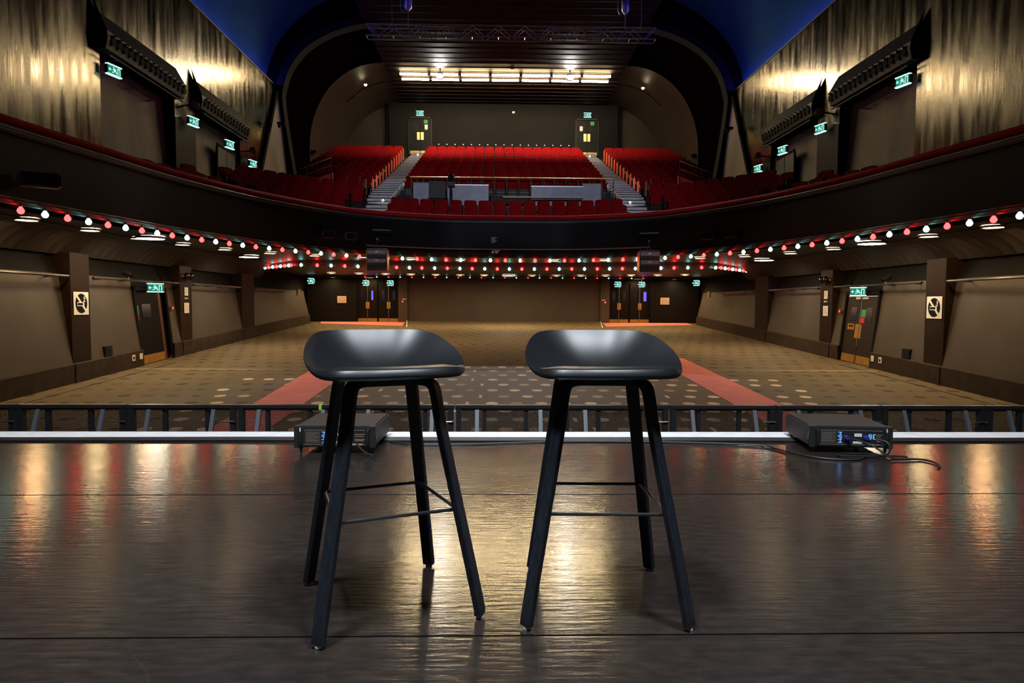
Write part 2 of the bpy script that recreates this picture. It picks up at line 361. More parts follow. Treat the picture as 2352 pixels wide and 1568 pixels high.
# lower side walls with pillars, leaning panels, skirting, cove
PIL = [(14.86, 15.55), (19.93, 20.68), (24.72, 25.95)]
BAYS = [(8.8, 14.86), (15.55, 19.93), (20.68, 24.72), (25.95, 33.4)]
walls = {}
for s in (-1, 1):
    w = MB()
    ztop = 9.85
    O = [(16.18, 19.82, 6.72), (21.15, 24.75, 6.78)]
    ys = [4.0, O[0][0], O[0][1], O[1][0], O[1][1], 28.9]
    for a, b in ((ys[0], ys[1]), (ys[2], ys[3]), (ys[4], ys[5])): w.quad((9.5, a, 2.3), (9.5, b, 2.3), (9.5, b, ztop), (9.5, a, ztop))
    for a, b, z in O:
        w.quad((9.5, a, z), (9.5, b, z), (9.5, b, ztop), (9.5, a, ztop)); w.quad((9.5, a, 2.3), (9.5, b, 2.3), (9.5, b, 3.3), (9.5, a, 3.3))
    if s < 0: w.mirror()
    wl = w.build('wall_'+SIDE[s], gloss_wall); walls[s] = wl
    struct(wl, 'tall glossy black side wall on the %s with two recessed bays' % SIDE[s])
    cap = MB().bb((9.48, 4, ztop), (9.95, 28.9, ztop+.05));
    cap.mirror() if s < 0 else None; cap.build('wall_coping', black, wl)
    for k, (a, b, z) in enumerate(O):
        r = MB().quad((9.62, a, 3.2), (9.62, b, 3.2), (9.86, b, z), (9.86, a, z)); r.mirror() if s < 0 else None
        r.build('recess_panel', recess_taupe, wl)
        r = MB().quad((9.5, a, 3.2), (9.7, a, 3.2), (9.9, a, z), (9.5, a, z)).quad((9.5, b, 3.2), (9.7, b, 3.2), (9.9, b, z), (9.5, b, z)).quad((9.5, a, z), (9.9, a, z), (9.9, b, z), (9.5, b, z))
        r.mirror() if s < 0 else None; r.build('recess_reveal', soot, wl)
    # maroon wall strips between and behind the bays
    for a, b in ((19.83, 21.14), (24.76, 27.0)):
        r = MB().bb((9.485, a, 3.2), (9.5, b, 6.2)); r.mirror() if s < 0 else None; r.build('maroon_strip', maroon, wl)
    for k, (a, b) in enumerate(PIL):
        r = MB().bb((9.5, a, floor_z(a)+.3), (10.0, b, 2.02)); r.mirror() if s < 0 else None
        r.build('pillar', maroon, wl, bevel=0.01, seg=1)
    DO = (17.72, 19.4)
    for k, (a, b) in enumerate(BAYS):
        segs = [(a, DO[0]), (DO[1], b)] if k == 1 else [(a, b)]
        for (c, d) in segs:
            zc, zd = floor_z(c)+.42, floor_z(d)+.42
            r = MB().quad((9.5, c, zc), (9.5, d, zd), (9.76, d, 1.56), (9.76, c, 1.56)); r.mirror() if s < 0 else None
            r.build('wall_panel', panel_brown, wl)
            r = MB().quad((9.76, c, 1.56), (9.76, d, 1.56), (9.98, d, 2.05), (9.98, c, 2.05)); r.mirror() if s < 0 else None
            r.build('upper_panel', soot, wl)
        if k == 1:
            r = MB().quad((9.70, DO[0], 1.33), (9.70, DO[1], 1.33), (9.98, DO[1], 2.05), (9.98, DO[0], 2.05)); r.mirror() if s < 0 else None
            r.build('upper_panel', soot, wl)
        for (c, d) in segs:
            r = MB(); z0, z1 = floor_z(c), floor_z(d)
            r.add([(9.44, c, z0-.02), (9.44, d, z1-.02), (9.44, d, z1+.40), (9.44, c, z0+.40), (9.55, c, z0+.44), (9.55, d, z1+.44)], [(0,1,2,3), (3,2,5,4)])
            r.mirror() if s < 0 else None; r.build('skirting', skirt_m, wl)
    for k, (a, b) in enumerate(PIL):
        r = MB().add([(9.42, a-.02, floor_z(a)-.02), (9.42, b+.02, floor_z(b)-.02), (9.42, b+.02, floor_z(b)+.4), (9.42, a-.02, floor_z(a)+.4), (9.55, a-.02, floor_z(a)+.43), (9.55, b+.02, floor_z(b)+.43)], [(0,1,2,3), (3,2,5,4)])
        r.mirror() if s < 0 else None; r.build('skirting', skirt_m, wl)
    # fluted cove under the balcony edge of the ceiling: a row of scooped flutes
    y = 9.2; pitch_f = 0.34
    fl_me = None
    prof = [(9.74, -0.46), (9.60, -0.30), (9.38, -0.13), (9.1, -0.03), (8.85, 0.0)]
    while y < 27.5:
        if fl_me is None:
            rows = []
            for i, (px, pz) in enumerate(prof):
                dep = 0.16*(1-i/4)
                rows.append([(px+dep*math.sin(PI*j/6), -pitch_f/2+pitch_f*j/6, pz) for j in range(7)])
            g = MB().grid(rows); g.mirror() if s < 0 else None
            fl_me = g.mesh('cove_flute', mat('cove_grey', (.045, .037, .032), .6), smooth=True)
        link('cove_flute', fl_me, wl, (0, y, 2.44)); y += pitch_f

for s in (-1, 1):
    MB().bb((s*10.02, 4, -1.2), (s*10.1, 36, 4)).build('outer_wall', soot, walls[s])
# rear of stalls
bk = MB().bb((-4.86, 34.62, 0.0), (4.86, 34.8, 2.35)).build('wall_back', back_brown); struct(bk, 'plain mauve brown wall panel at the back of the stalls')
for s in (-1, 1):
    MB().bb((s*4.86, 34.45, -0.1), (s*5.32, 34.8, 2.4)).build('wall_pier', panel_brown, bk)
    MB().bb((s*7.45, 34.55, -0.2), (s*9.9, 34.8, 2.4)).build('wall_wing', soot, bk)
    MB().bb((s*5.32, 34.85, -0.2), (s*7.45, 34.9, 2.4)).build('door_recess', soot, bk)

# balcony plan curve (front rail)
half = [(0, 23.72), (1.3, 23.70), (2.62, 23.45), (4.9, 22.15), (6.7, 19.3), (7.7, 16.25), (8.12, 13.6), (8.42, 11.45), (8.7, 9.0), (8.95, 6.0)]
R_ = catmull(half, 10)
CURVE = [(-x, y) for x, y in R_[::-1]][:-1]+R_
CUM = [0.0]
for i in range(1, len(CURVE)): CUM.append(CUM[-1]+math.dist(CURVE[i-1], CURVE[i]))
TOT = CUM[-1]
def on_curve(l):
    l = min(max(l, 0), TOT)
    for i in range(1, len(CUM)):
        if CUM[i] >= l:
            t = (l-CUM[i-1])/(CUM[i]-CUM[i-1]); a, b = CURVE[i-1], CURVE[i]
            p = Vector((lerp(a[0], b[0], t), lerp(a[1], b[1], t))); d = Vector((b[0]-a[0], b[1]-a[1])).normalized()
            return p, Vector((-d.y, d.x))                # normal points away from the stage
def smooth_normal(l):
    a, n1 = on_curve(l-.6); b, n2 = on_curve(l+.6); p, n = on_curve(l); return p, (n+n1+n2).normalized()
NRM = [smooth_normal(c)[1] for c in CUM]
def sweep(prof, off=0.0, i0=0, i1=None, closed=True):      # profile of (outward distance d, z)
    rows = [[(p[0]+NRM[i+i0].x*(d+off), p[1]+NRM[i+i0].y*(d+off), z) for d, z in prof] for i, p in enumerate(CURVE[i0:i1])]
    return MB().grid(rows, close_v=closed)
bal = struct(sweep([(0.0, 3.86), (-.02, 3.2), (0.02, 2.6), (0.14, 2.56), (0.14, 3.86)]).build('balcony', fascia_m, smooth=True), 'curved black balcony front sweeping across the hall')
def ring(r, cx, cz, n=10): return [(cx+r*math.cos(2*PI*k/n), cz+r*math.sin(2*PI*k/n)) for k in range(n)]
sweep([(0.10+0.15*math.cos(2*PI*k/12), 3.93+0.085*math.sin(2*PI*k/12)) for k in range(12)]).build('rail_cushion', velvet, bal, smooth=True)
sweep(ring(.014, -.075, 3.80, 6)).build('metal_bead', steel, bal, smooth=True)
sweep([(-.07, 3.74), (-.07, 3.82), (0.02, 3.85), (0.02, 3.70)]).build('rail_ledge', black, bal)
for k, (d, z) in enumerate(((-.045, 2.66), (-.055, 2.61), (-.065, 2.56))): sweep(ring(.018, d, z, 6)).build('fascia_moulding', bulkhead_m, bal, smooth=True)
mid = len(CURVE)//2
sweep(ring(.03, -.16, 2.84, 8), 0, mid-29, mid+30).build('lighting_bar', truss_m, bal, smooth=True)
# soffit
def soffit_z(ax): return 2.55 if ax < 5 else (lerp(2.55, 2.45, (ax-5)/3.9) if ax < 8.9 else 2.45)
rows = []
for i, p in enumerate(CURVE):
    if p[1] < 8.4: continue
    rows.append([(p[0], lerp(p[1], 30.5, t), soffit_z(abs(p[0]))) for t in [k/14 for k in range(15)]])
xs = rows[-1][0][0]
rows = [[(-9.1, lerp(8.4, 30.5, k/14), 2.445) for k in range(15)]]+rows+[[(9.1, lerp(8.4, 30.5, k/14), 2.445) for k in range(15)]]
so = MB().grid(rows).build('balcony_soffit', soffit_m, bal)
# dropped bulkhead further back under the balcony
BH = [(-9.75, 27.4), (-7.75, 24.95), (-7.3, 24.72), (-6.4, 25.05), (-5.2, 25.65), (-3.5, 26.2), (-1.6, 26.55), (0, 26.68)]
BH = BH+[(-x, y) for x, y in BH[:-1][::-1]]
b = MB(); n = len(BH)
for i in range(n-1): b.quad((*BH[i], 2.30), (*BH[i+1], 2.30), (*BH[i+1], 2.62), (*BH[i], 2.62))
b.build('bulkhead_face', bulkhead_m, bal)
b = MB().grid([[(x, lerp(y, 34.9, k/4), 2.30) for k in range(5)] for x, y in BH]); b.build('rear_soffit', soffit_m, bal)
MB().bb((-9.0, 32.6, 2.2), (9.0, 32.72, 2.32)).build('rear_beam', bulkhead_m, bal)

# tiers
def tier_z(d): return 3.38+0.45*max(0, d-0.4)
prof = [(0.14, 3.3), (0.35, 3.3)]
for k in range(6): prof += [(0.35+.8*k, 3.30+.36*k), (1.15+.8*k, 3.30+.36*k)]
sweep(prof, 0, 4, len(CURVE)-4, closed=False).build('front_tiers', nosing, bal)
for j in range(13):
    y = 28.6+.85*j; z = 5.45+.36*(y-28.6)
    MB().bb((-9.6, y, z-.6), (9.6, y+.9, z)).build('upper_tier', nosing, bal)
MB().bb((-9.6, 26.5, 3.8), (9.6, 28.6, 4.75)).build('cross_aisle', nosing, bal)

# upper back wall, vault, ceiling
YB = 40.0; ZC = 12.55
ub = MB().bb((-6.65, YB, 8.8), (6.65, YB+.2, ZC)).build('wall_upper_back', back_grey); struct(ub, 'charcoal back wall of the balcony behind the top row of seats')
def vault_prof(n=14):                                     # right half, from wall up to centre edge
    P = [(9.45, 4.0), (9.45, 8.6)]
    for k in range(n+1):
        t = PI/2*k/n; P.append((5.85+3.6*math.cos(t)**0.95 if math.cos(t) > 0 else 5.85, 8.6+3.95*math.sin(t)))
    return P
VP = vault_prof()
for s in (-1, 1):
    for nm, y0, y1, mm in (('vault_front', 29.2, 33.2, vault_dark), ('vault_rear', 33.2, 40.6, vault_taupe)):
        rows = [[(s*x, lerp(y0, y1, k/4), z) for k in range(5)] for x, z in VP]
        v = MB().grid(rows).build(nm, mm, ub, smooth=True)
    # shallow frame edge of the rear vault
    e = MB(); 
    for i in range(len(VP)-1):
        a, b2 = VP[i], VP[i+1]
        sh = lambda p: (5.85+(p[0]-5.85)*0.965, p[1]-.16*(1 if p[1] > 8.6 else 0))
        A, B = sh(a), sh(b2); e.quad((s*a[0], 33.2, a[1]), (s*b2[0], 33.2, b2[1]), (s*B[0], 33.25, B[1]), (s*A[0], 33.25, A[1]))
    e.build('vault_frame', vault_dark, ub)
    MB().bb((s*6.65, YB+.55, 8.5), (s*9.6, YB+.6, ZC)).build('bay_back', vault_taupe, ub)
    MB().bb((s*6.6, YB, 8.8), (s*6.7, YB+.6, ZC)).build('bay_return', back_grey, ub)
    # thin conduit in the bay vault
    MB().tube([(s*8.2, 36.2, 11.4), (s*7.4, 36.2, 12.05), (s*6.5, 36.2, 12.4), (s*5.9, 36.2, 12.47)], .02, 5).build('conduit', vault_dark, ub)
ce = MB().bb((-5.9, 26.0, ZC), (5.9, YB, ZC+.1)).build('ceiling', ceil_dark); struct(ce, 'dark boarded ceiling high above the balcony')
y = 26.2; bd = None
while y < 39.9:
    if bd is None:
        bd = MB().prism([(-.29, 0.0), (.29, 0.0), (.31, -.035), (.27, -.07), (-.25, -.045)], -5.85, 5.85, lambda a, b, t: (t, a, b)).mesh('ceiling_board', ceil_board)
        glint_bead = MB().tube([(-5.85, -.27, -.065), (5.85, -.27, -.065)], .026, 8).mesh('highlight_bead', mat('highlight_metal', (.13, .09, .075), .25, metal=.9), smooth=True)  # added metal beads that draw the highlight lines of the lit board edges
    bo = link('ceiling_board', bd, ce, (0, y, ZC)); link('glint_bead', glint_bead, bo); y += 0.62
# front ceiling: blue-lit coves either side of a dark flat centre
for s in (-1, 1):
    P = [(9.95, 9.8), (9.85, 10.6), (9.45, 11.6), (8.6, 12.6), (7.4, 13.4), (6.1, 13.9), (5.6, 14.0)]
    MB().grid([[(s*x, lerp(4, 29.0, k/6), z) for k in range(7)] for x, z in catmull(P, 4)]).build('ceiling_cove', cove_paint, ce, smooth=True)
MB().bb((-5.7, 4, 13.98), (5.7, 29.0, 14.1)).build('ceiling_flat', ceil_dark, ce)
# bulkhead of the great arch closing the front ceiling against the rear vault
ar = MB(); PA = VP
outer = [(9.95, 4.0), (9.95, 9.0)]+[(9.95, 9.0+5.2*k/14) for k in range(15)]
for s in (-1, 1):
    q = MB()
    for i in range(len(PA)-1):
        a, b2 = PA[i], PA[i+1]; 
        if b2[1] <= 8.61: continue
        o1, o2 = (10.0, a[1]+.0), (10.0, b2[1])
        k1, k2 = (a[0], 14.1), (b2[0], 14.1)
        q.quad((a[0], 28.95, a[1]), (b2[0], 28.95, b2[1]), (b2[0], 28.95, 14.1), (a[0], 28.95, 14.1))
    q.quad((9.45, 28.95, 8.6), (10.0, 28.95, 8.6), (10.0, 28.95, 14.1), (9.45, 28.95, 14.1))
    q.mirror() if s < 0 else None; q.build('arch_bulkhead', ceil_dark, ce)
    # black arch rib and its two splayed legs with the taupe panel between them
    rib = [(8.82, 28.9, 5.6), (9.12, 28.9, 7.4), (9.36, 28.9, 9.2), (9.30, 28.9, 9.9), (8.98, 28.9, 10.75), (8.3, 28.9, 11.55), (7.3, 28.9, 12.15), (6.2, 28.9, 12.5), (5.2, 28.9, 12.6)]
    q = MB()
    pts = catmull(rib, 5)
    rows = []
    for i, p in enumerate(pts):
        a = pts[max(i-1, 0)]; c = pts[min(i+1, len(pts)-1)]; t = Vector((c[0]-a[0], c[2]-a[2])).normalized(); nn = Vector((t.y, -t.x))
        hw = .16
        rows.append([(p[0]+nn.x*hw, 28.72, p[2]+nn.y*hw), (p[0]-nn.x*hw, 28.72, p[2]-nn.y*hw), (p[0]-nn.x*hw, 29.25, p[2]-nn.y*hw), (p[0]+nn.x*hw, 29.25, p[2]+nn.y*hw)])
    q.grid(rows, close_v=True); q.mirror() if s < 0 else None; q.build('arch_rib', soot, ce)
    q = MB().tube([(9.44, 26.35, 5.4), (9.4, 28.6, 9.6)], .09, 6); q.mirror() if s < 0 else None; q.build('arch_leg', soot, ce)
    q = MB().add([(9.47, 26.4, 5.4), (8.9, 28.75, 5.4), (9.38, 28.75, 9.6)], [(0, 1, 2)]); q.mirror() if s < 0 else None; q.build('spandrel_panel', recess_taupe, ce)
    q = MB().quad((9.5, 28.6, 4), (9.5, 29.3, 4), (9.5, 29.3, 9.9), (9.5, 28.6, 9.9)); q.mirror() if s < 0 else None; q.build('arch_jamb', soot, ce)

# ================================================================== THINGS: stools
def smoothstep(t): t = min(max(t, 0), 1); return t*t*(3-2*t)
def stool_shell():
    nr, nt = 30, 60; rows = []
    half = [(0, .205), (.10, .202), (.172, .165), (.218, .085), (.240, .0), (.232, -.09), (.185, -.172), (.10, -.200), (0, -.205)]
    full = half+[(-x, y) for x, y in half[1:-1][::-1]]; full = full+full[:3]
    cr = catmull(full, 4)[4:4+16*4]; nt = len(cr)
    for i in range(nr+1):
        r = i/nr; row = []
        for k in range(nt):
            uy = cr[k][1]/.205
            x, y = cr[k][0]*r, cr[k][1]*r
            back = smoothstep((uy+0.75)/1.75); rim = 0.742+0.108*back
            bowl = 0.722
            z = bowl+(rim-bowl)*(r**2.1)
            zf = .722+.034*smoothstep(r/.80)-.0048*max(0, (r-.79)/.18)-.018*max(0, (r-.945)/.055)**2; wf = smoothstep((-uy-.25)/.6); z = z*(1-wf)+zf*wf
            fr = max(0, -uy)**1.5
            row.append((x, y, z))
        rows.append(row)
    top = MB(); top.grid(rows, close_v=True)
    low = [[(x*0.985, y*0.985, z-0.011-0.004*(1-i/nr)) for (x, y, z) in row] for i, row in enumerate(rows)]
    top.grid(low[::-1], close_v=True)
    top.grid([rows[-1], [(x*1.003, y*1.003, z-.0055) for x, y, z in rows[-1]], low[-1]], close_v=True)
    return top.mesh('seat', shell_m, smooth=True)
def stool_leg(ang, R=0.318):
    d = Vector((math.cos(ang), math.sin(ang), 0)); q = Vector((-d.y, d.x, 0))
    path = [(0.02, .703), (.12, .703), (.152, .701), (.168, .692), (.176, .674), (.184, .635), (.200, .55), (R-.015, .09), (R, 0.012)]
    pts = catmull(path, 4); rows = []
    for i, (r, z) in enumerate(pts):
        a, c = pts[max(i-1, 0)], pts[min(i+1, len(pts)-1)]
        t = Vector((c[0]-a[0], c[1]-a[1])).normalized(); nx, nz = -t.y, t.x
        th = 0.011; wd = lerp(.0225, .0195, i/len(pts))
        P = Vector((0, 0, z))+d*r; N = d*nx+Vector((0, 0, nz))
        rows.append([P+q*wd*a_+N*th*b_ for a_, b_ in ((-1, -.7), (-.85, -1), (.85, -1), (1, -.7), (1, .7), (.85, 1), (-.85, 1), (-1, .7))])
    m_ = MB().grid(rows, close_v=True); n_ = len(m_.v); m_.f.append(tuple(range(n_-8, n_)))
    return m_
shell = stool_shell()
FEET = [(-.234, -.225), (.234, -.225), (-.207, .222), (.207, .222)]
leg_me = [stool_leg(math.atan2(y, x), math.hypot(x, y)).mesh('leg', stool_black, smooth=True) for x, y in FEET]
glide = MB().lathe([(.001, .0), (.011, .0), (.012, .006), (.009, .014), (.001, .014)], n=10).mesh('glide', white_m, smooth=True)
def stool(loc, rz, label, twist=0):
    t = thing('bar_stool', label, 'stool', loc, rz, 'black bar stools on the stage')
    link('seat', shell, t, None, twist)
    sb = MB().bb((-.11, -.11, .693), (.11, .11, .716)).build('seat_bracket', dark_steel, t, bevel=.006)
    for (fx, fy), me in zip(FEET, leg_me):
        l = link('leg', me, t); link('glide', glide, l, (fx, fy, 0))
    c = [(FEET[i][0]*.77, FEET[i][1]*.77, .322) for i in (0, 1, 3, 2)]
    pts = []
    for i in range(4):
        a, b2, pv = Vector(c[i]), Vector(c[(i+1) % 4]), Vector(c[i-1])
        pts += [a+(pv-a).normalized()*.02, a+(pv-a).normalized()*.006+(b2-a).normalized()*.006, a+(b2-a).normalized()*.02]
    fr = MB().tube(pts, .0052, 8, closed=True).build('footrest', dark_steel, t, smooth=True)
    return t
stool((-0.728, 2.118, 0), math.radians(22), 'black bar stool standing left, turned slightly, shell seat on four splayed legs')
stool((-0.050, 2.142, 0), math.radians(-1.5), 'black bar stool standing right, facing the camera squarely, shell seat on four splayed legs', math.radians(5))

# ================================================================== stage monitors and cables
def monitor(loc, rz, label, sd, display):
    t = thing('stage_monitor', label, 'speaker', loc, rz, 'low stage monitors on the stage lip')
    w, d, h, z0 = .50, .53, .135, .035
    MB().bb((-w/2, -d/2+.012, z0), (w/2, d/2, z0+h)).build('cabinet', box_m, t, bevel=.010)
    p = MB().bb((-w/2+.03, -d/2, z0+.006), (w/2-.03, -d/2+.02, z0+h-.006)).build('rear_panel', dark_steel, t, bevel=.004)
    fy = -d/2-.0012
    R = Matrix.Rotation(PI/2, 4, 'X')
    MB().bb((-.185, fy, z0+.028), (-.09, fy+.004, z0+.105)).build('rating_plate', mat('olive_plate', (.055, .045, .035), .5), p)
    ln = MB()
    for z in (.110, .020): ln.bb((-.19, fy-.0004, z0+z), (.19, fy+.003, z0+z+.0022))
    for k in range(5): ln.bb((-.178, fy-.001, z0+.042+.012*k), (-.178+(.06 if k % 2 else .078), fy+.002, z0+.044+.012*k))
    ln.build('printed_line', mat('pale_print', (.25, .23, .2), .6), p)
    tx = MB(); text(tx, 'MPM', .036, Matrix.Translation((-.070, fy-.0008, z0+.066)) @ R @ Matrix.Rotation(-PI/2, 4, 'Z'))
    tx.build('blue_lettering', e_blue2, p)
    MB().bb((.02, fy-.001, z0+.072), (.066, fy+.002, z0+.092)).build('white_label', white_m, p); MB().bb((.012, fy-.001, z0+.028), (.068, fy+.002, z0+.041)).build('white_label', white_m, p)
    if display:
        tx = MB(); text(tx, '38', .048, Matrix.Translation((.128, fy-.0008, z0+.075)) @ R @ Matrix.Rotation(PI, 4, 'Z')); tx.build('blue_number', e_blue2, p)
    tx = MB()
    for k, zz in enumerate((.082, .070, .050, .042)): tx.bb((.155 if display else .125, fy-.0006, z0+zz), ((.18 if k % 2 else .188)-(0 if display else .0), fy+.001, z0+zz+.004))
    tx.build('small_print', mat('orange_print', (.32, .2, .12), .6), p)
    tx = MB()
    for k_ in range(6): tx.bb((.10+.011*k_+(.008 if k_ > 3 else 0), fy-.0008, z0+.017), (.108+.011*k_+(.008 if k_ > 3 else 0), fy+.001, z0+.026))
    tx.build('maker_print', mat('yellow_print', (.5, .42, .3), .6), p)
    for x, nm in ((-.03, 0), (.09, 1)):
        k = MB().lathe([(.001, -.002), (.017, -.002), (.017, .012), (.011, .014), (.011, .03), (.001, .03)], (x, fy, z0+.066), 12, Matrix.Rotation(PI/2, 3, 'X')); k.build('socket_plug', mat('blue_plug', (.03, .03, .22), .4), p, smooth=True)
    for s in (-1, 1):
        MB().tube([(s*(w/2-.035), -d/2-.004, z0+.012), (s*(w/2-.040), -d/2-.02, z0+.03), (s*(w/2-.040), -d/2-.02, z0+.105), (s*(w/2-.035), -d/2-.004, z0+.122)], .007, 6).build('handle', dark_steel, t, smooth=True)
        cp = MB().bb((s*(w/2+.004), -d/2+.005, z0-.002), (s*(w/2-.035), -d/2-.003, z0+h+.003)).bb((s*(w/2+.004), -d/2+.0, z0+h-.03), (s*(w/2-.01), -d/2+.06, z0+h+.003))
        cp.build('corner_plate', rubber, t, bevel=.003, seg=1)
        MB().cyl((s*(w/2-.005), -d/2+.02, z0+h-.005), (s*(w/2+.006), -d/2+.02, z0+.05), .006, 6).build('latch', steel, t)
        for y in (-d/2+.03, d/2-.05): MB().lathe([(.001, 0), (.006, 0), (.010, .03), (.010, z0), (.001, z0)], (s*(w/2-.03), y, 0), 8).build('foot', rubber, t, smooth=True)
    return t
monitor((-1.385, 4.52, 0.002), math.radians(-1), 'low black stage monitor behind the left stool on stage lip', -1, False)
monitor((1.91, 4.52, 0.002), math.radians(-7), 'low black stage monitor with blue number at right of stage lip', 1, True)
def cable(label, pts, r=.006, name='cable'):
    o = MB().tube(catmull(pts, 6), r, 6).build(name, rubber, smooth=True); return tag(o, label, 'cable', 'cables along the stage edge')
cable('black cable running from plug of right monitor down to the stage floor', [(1.86, 4.24, .10), (1.93, 4.12, .085), (2.02, 4.06, .02), (2.12, 4.05, .01), (2.2, 4.06, .008), (2.235, 3.99, .008), (2.22, 3.9, .008), (2.17, 3.84, .008)])
cable('black cable looped on the floor in front of the right monitor', [(1.4, 4.5, .008), (1.5, 4.24, .008), (1.62, 4.09, .008), (1.8, 4.05, .008), (1.92, 4.14, .008), (2.0, 4.18, .012), (1.8, 4.2, .012), (1.75, 4.12, .016), (1.95, 4.1, .016), (2.08, 4.13, .012), (2.16, 4.12, .008)])
cable('black cable hanging from second socket of right monitor', [(2.02, 4.22, .10), (2.06, 4.17, .09), (2.07, 4.15, .05), (2.05, 4.16, .012), (1.98, 4.2, .008)])
cable('black cable coming out under the left monitor panel', [(-1.25, 4.24, .06), (-1.2, 4.19, .03), (-1.15, 4.17, .008), (-1.14, 4.12, .008)])
for k in range(4):
    pts = []
    for i in range(30):
        x = -12+24*i/29; pts.append((x, 4.695-.024*k+.006*math.sin(i*1.7)+.010*math.sin(i*.6), .010))
    cable('long black cable lying behind the white edge strip, %s from strip' % ORD[k], pts, .009 if k < 2 else .006)
cable('thin black cable drooping along the stage floor between the monitors', [(-1.1, 4.6, .008), (-.9, 4.5, .008), (-.5, 4.52, .008), (0.1, 4.6, .008), (.8, 4.58, .008), (1.3, 4.5, .008), (1.45, 4.42, .008)], .006)

# ================================================================== crowd barriers
BY = 6.02; BT = 0.035; bw = .957; n_b = 14
def barrier_parts():
    P = {}
    P['top_rail'] = (MB().bb((-bw/2+.004, -.02, -.035), (bw/2-.004, .05, 0)).bb((-bw/2+.004, -.012, -.05), (bw/2-.004, .01, -.03)).mesh('top_rail', dark_steel, bevel=.006), None)
    P['mesh_panel'] = (MB().quad((-bw/2+.06, .03, -1.16), (bw/2-.06, .03, -1.16), (bw/2-.06, .03, -.03), (-bw/2+.06, .03, -.03)).mesh('mesh_panel', perf_m), None)
    return P
bp = barrier_parts()
post = MB().bb((-.0225, -.02, -1.15), (.0225, .05, -.03)).mesh('post', black, bevel=.004)
mullion = MB().bb((-.016, .0, -1.15), (.016, .045, -.03)).mesh('mullion', black)
brace = MB(); M_ = Matrix.Rotation(math.radians(-22), 3, 'X')
brace.box((0, -.235, -.61), (.034, .03, 1.22), M_); brace = brace.mesh('brace', mat('grey_brace', (.14,.145,.155), .45, metal=.3))
pin = MB().cyl((-.06, -.03, -.145), (.06, -.03, -.145), .006, 6).lathe([(.001, 0), (.012, 0), (.012, .01), (.001, .01)], (.055, -.03, -.15), 8).mesh('joint_bolt', steel, smooth=True)
foot = MB().bb((-bw/2+.05, -.6, -1.2), (bw/2-.05, .1, -1.17)).mesh('base_plate', dark_steel)
for i in range(n_b):
    x = -6.51+bw*(i+.5)+.02
    t = thing('crowd_barrier', 'black perforated crowd barrier section before the stage, %s from left' % ORD[i], 'barrier', (x, BY, BT+.012), 0, 'row of crowd barriers')
    for nm in bp: link(nm, bp[nm][0], t)
    for s in (-1, 1): link('post', post, t, (s*(bw/2-.035), 0, 0))
    for s in (-1, 1):
        link('mullion', mullion, t, (s*.185+(.03 if i % 2 else -.03), 0, 0)); link('brace', brace, t, (s*.28, 0, 0))
    link('joint_bolt', pin, t, (bw/2-.068, 0, 0)); link('base_plate', foot, t)
tp = MB().bb((-1.94, BY-.025, BT-.03), (-1.915, BY+.055, BT+.014)).build('tape', mat('lime_tape', (.35, .7, .08), .6)); tag(tp, 'strip of lime green tape wrapped on the barrier top rail', 'tape')

# ================================================================== carpet runners
def runner(poly, label, name='carpet_runner'):
    mb = MB(); v = [(x, y, floor_z(y)+.012) for x, y in poly]+[(x, y, floor_z(y)+.001) for x, y in poly]; n = len(poly)
    mb.add(v, [tuple(range(n))]+[(i, (i+1) % n, (i+1) % n+n, i+n) for i in range(n)])
    return tag(mb.build(name, runner_m), label, 'carpet', 'red carpets on the hall floor')
runner([(-4.62, 6.6), (-3.80, 6.6), (-3.98, 17.4), (-4.98, 17.4)], 'long red carpet runner on the hall floor at left')
runner([(3.96, 6.6), (4.82, 6.6), (5.02, 19.6), (4.10, 19.6)], 'long red carpet runner on the hall floor at right')
runner([(-8.9, 33.2), (-4.78, 31.9), (-4.95, 34.4), (-9.2, 34.5)], 'red carpet before the back doors at left')
runner([(4.78, 31.9), (9.2, 33.2), (9.3, 34.5), (4.95, 34.4)], 'red carpet before the back doors at right')

# ================================================================== seats
def seat_meshes():
    out = []
    ol = [(-.235, .42), (.235, .42), (.245, .80), (.22, .865), (.12, .885), (-.12, .885), (-.22, .865), (-.245, .80)]
    tilt = lambda a, b, t: (a, t+.18*(b-.42)+.10, b)
    back = MB().prism(ol, 0, .085, tilt); out.append(('backrest', back))
    cus = MB().prism([(-.225, .33), (.225, .33), (.225, .66), (.18, .70), (-.18, .70), (-.225, .66)], -.10, 0.03, lambda a, b, t: (a, t+.15*(b-.42)+.06, b)); out.append(('seat_cushion', cus))
    arm = MB().bb((-.272, -.16, .0), (-.245, .18, .56)).bb((-.285, -.2, .56), (-.23, .2, .60)); out.append(('armrest', arm))
    foot = MB().bb((-.24, .02, 0), (.24, .10, .34)); out.append(('pedestal', foot))
    endp = MB().bb((-.30, -.17, .05), (-.275, .2, .70)); out.append(('end_panel', endp))
    return dict(out)
SM = seat_meshes()
SME = {k: v.mesh(k, {'backrest': seat_red, 'seat_cushion': seat_red, 'armrest': seat_black, 'pedestal': seat_black, 'end_panel': end_red}[k]) for k, v in SM.items()}
plate = MB().bb((-.012, -.19, .40), (.012, -.175, .52)).mesh('brass_plate', brass)
seats = []          # x, y, z, rz, block, row, number, ends
def curve_x(l): return on_curve(l)[0].x
def l_at_x(x):
    a, b = 0, TOT
    for _ in range(40):
        c = (a+b)/2
        if curve_x(c) < x: a = c
        else: b = c
    return a
lc = TOT/2; GAP = TOT/2-l_at_x(-6.45)
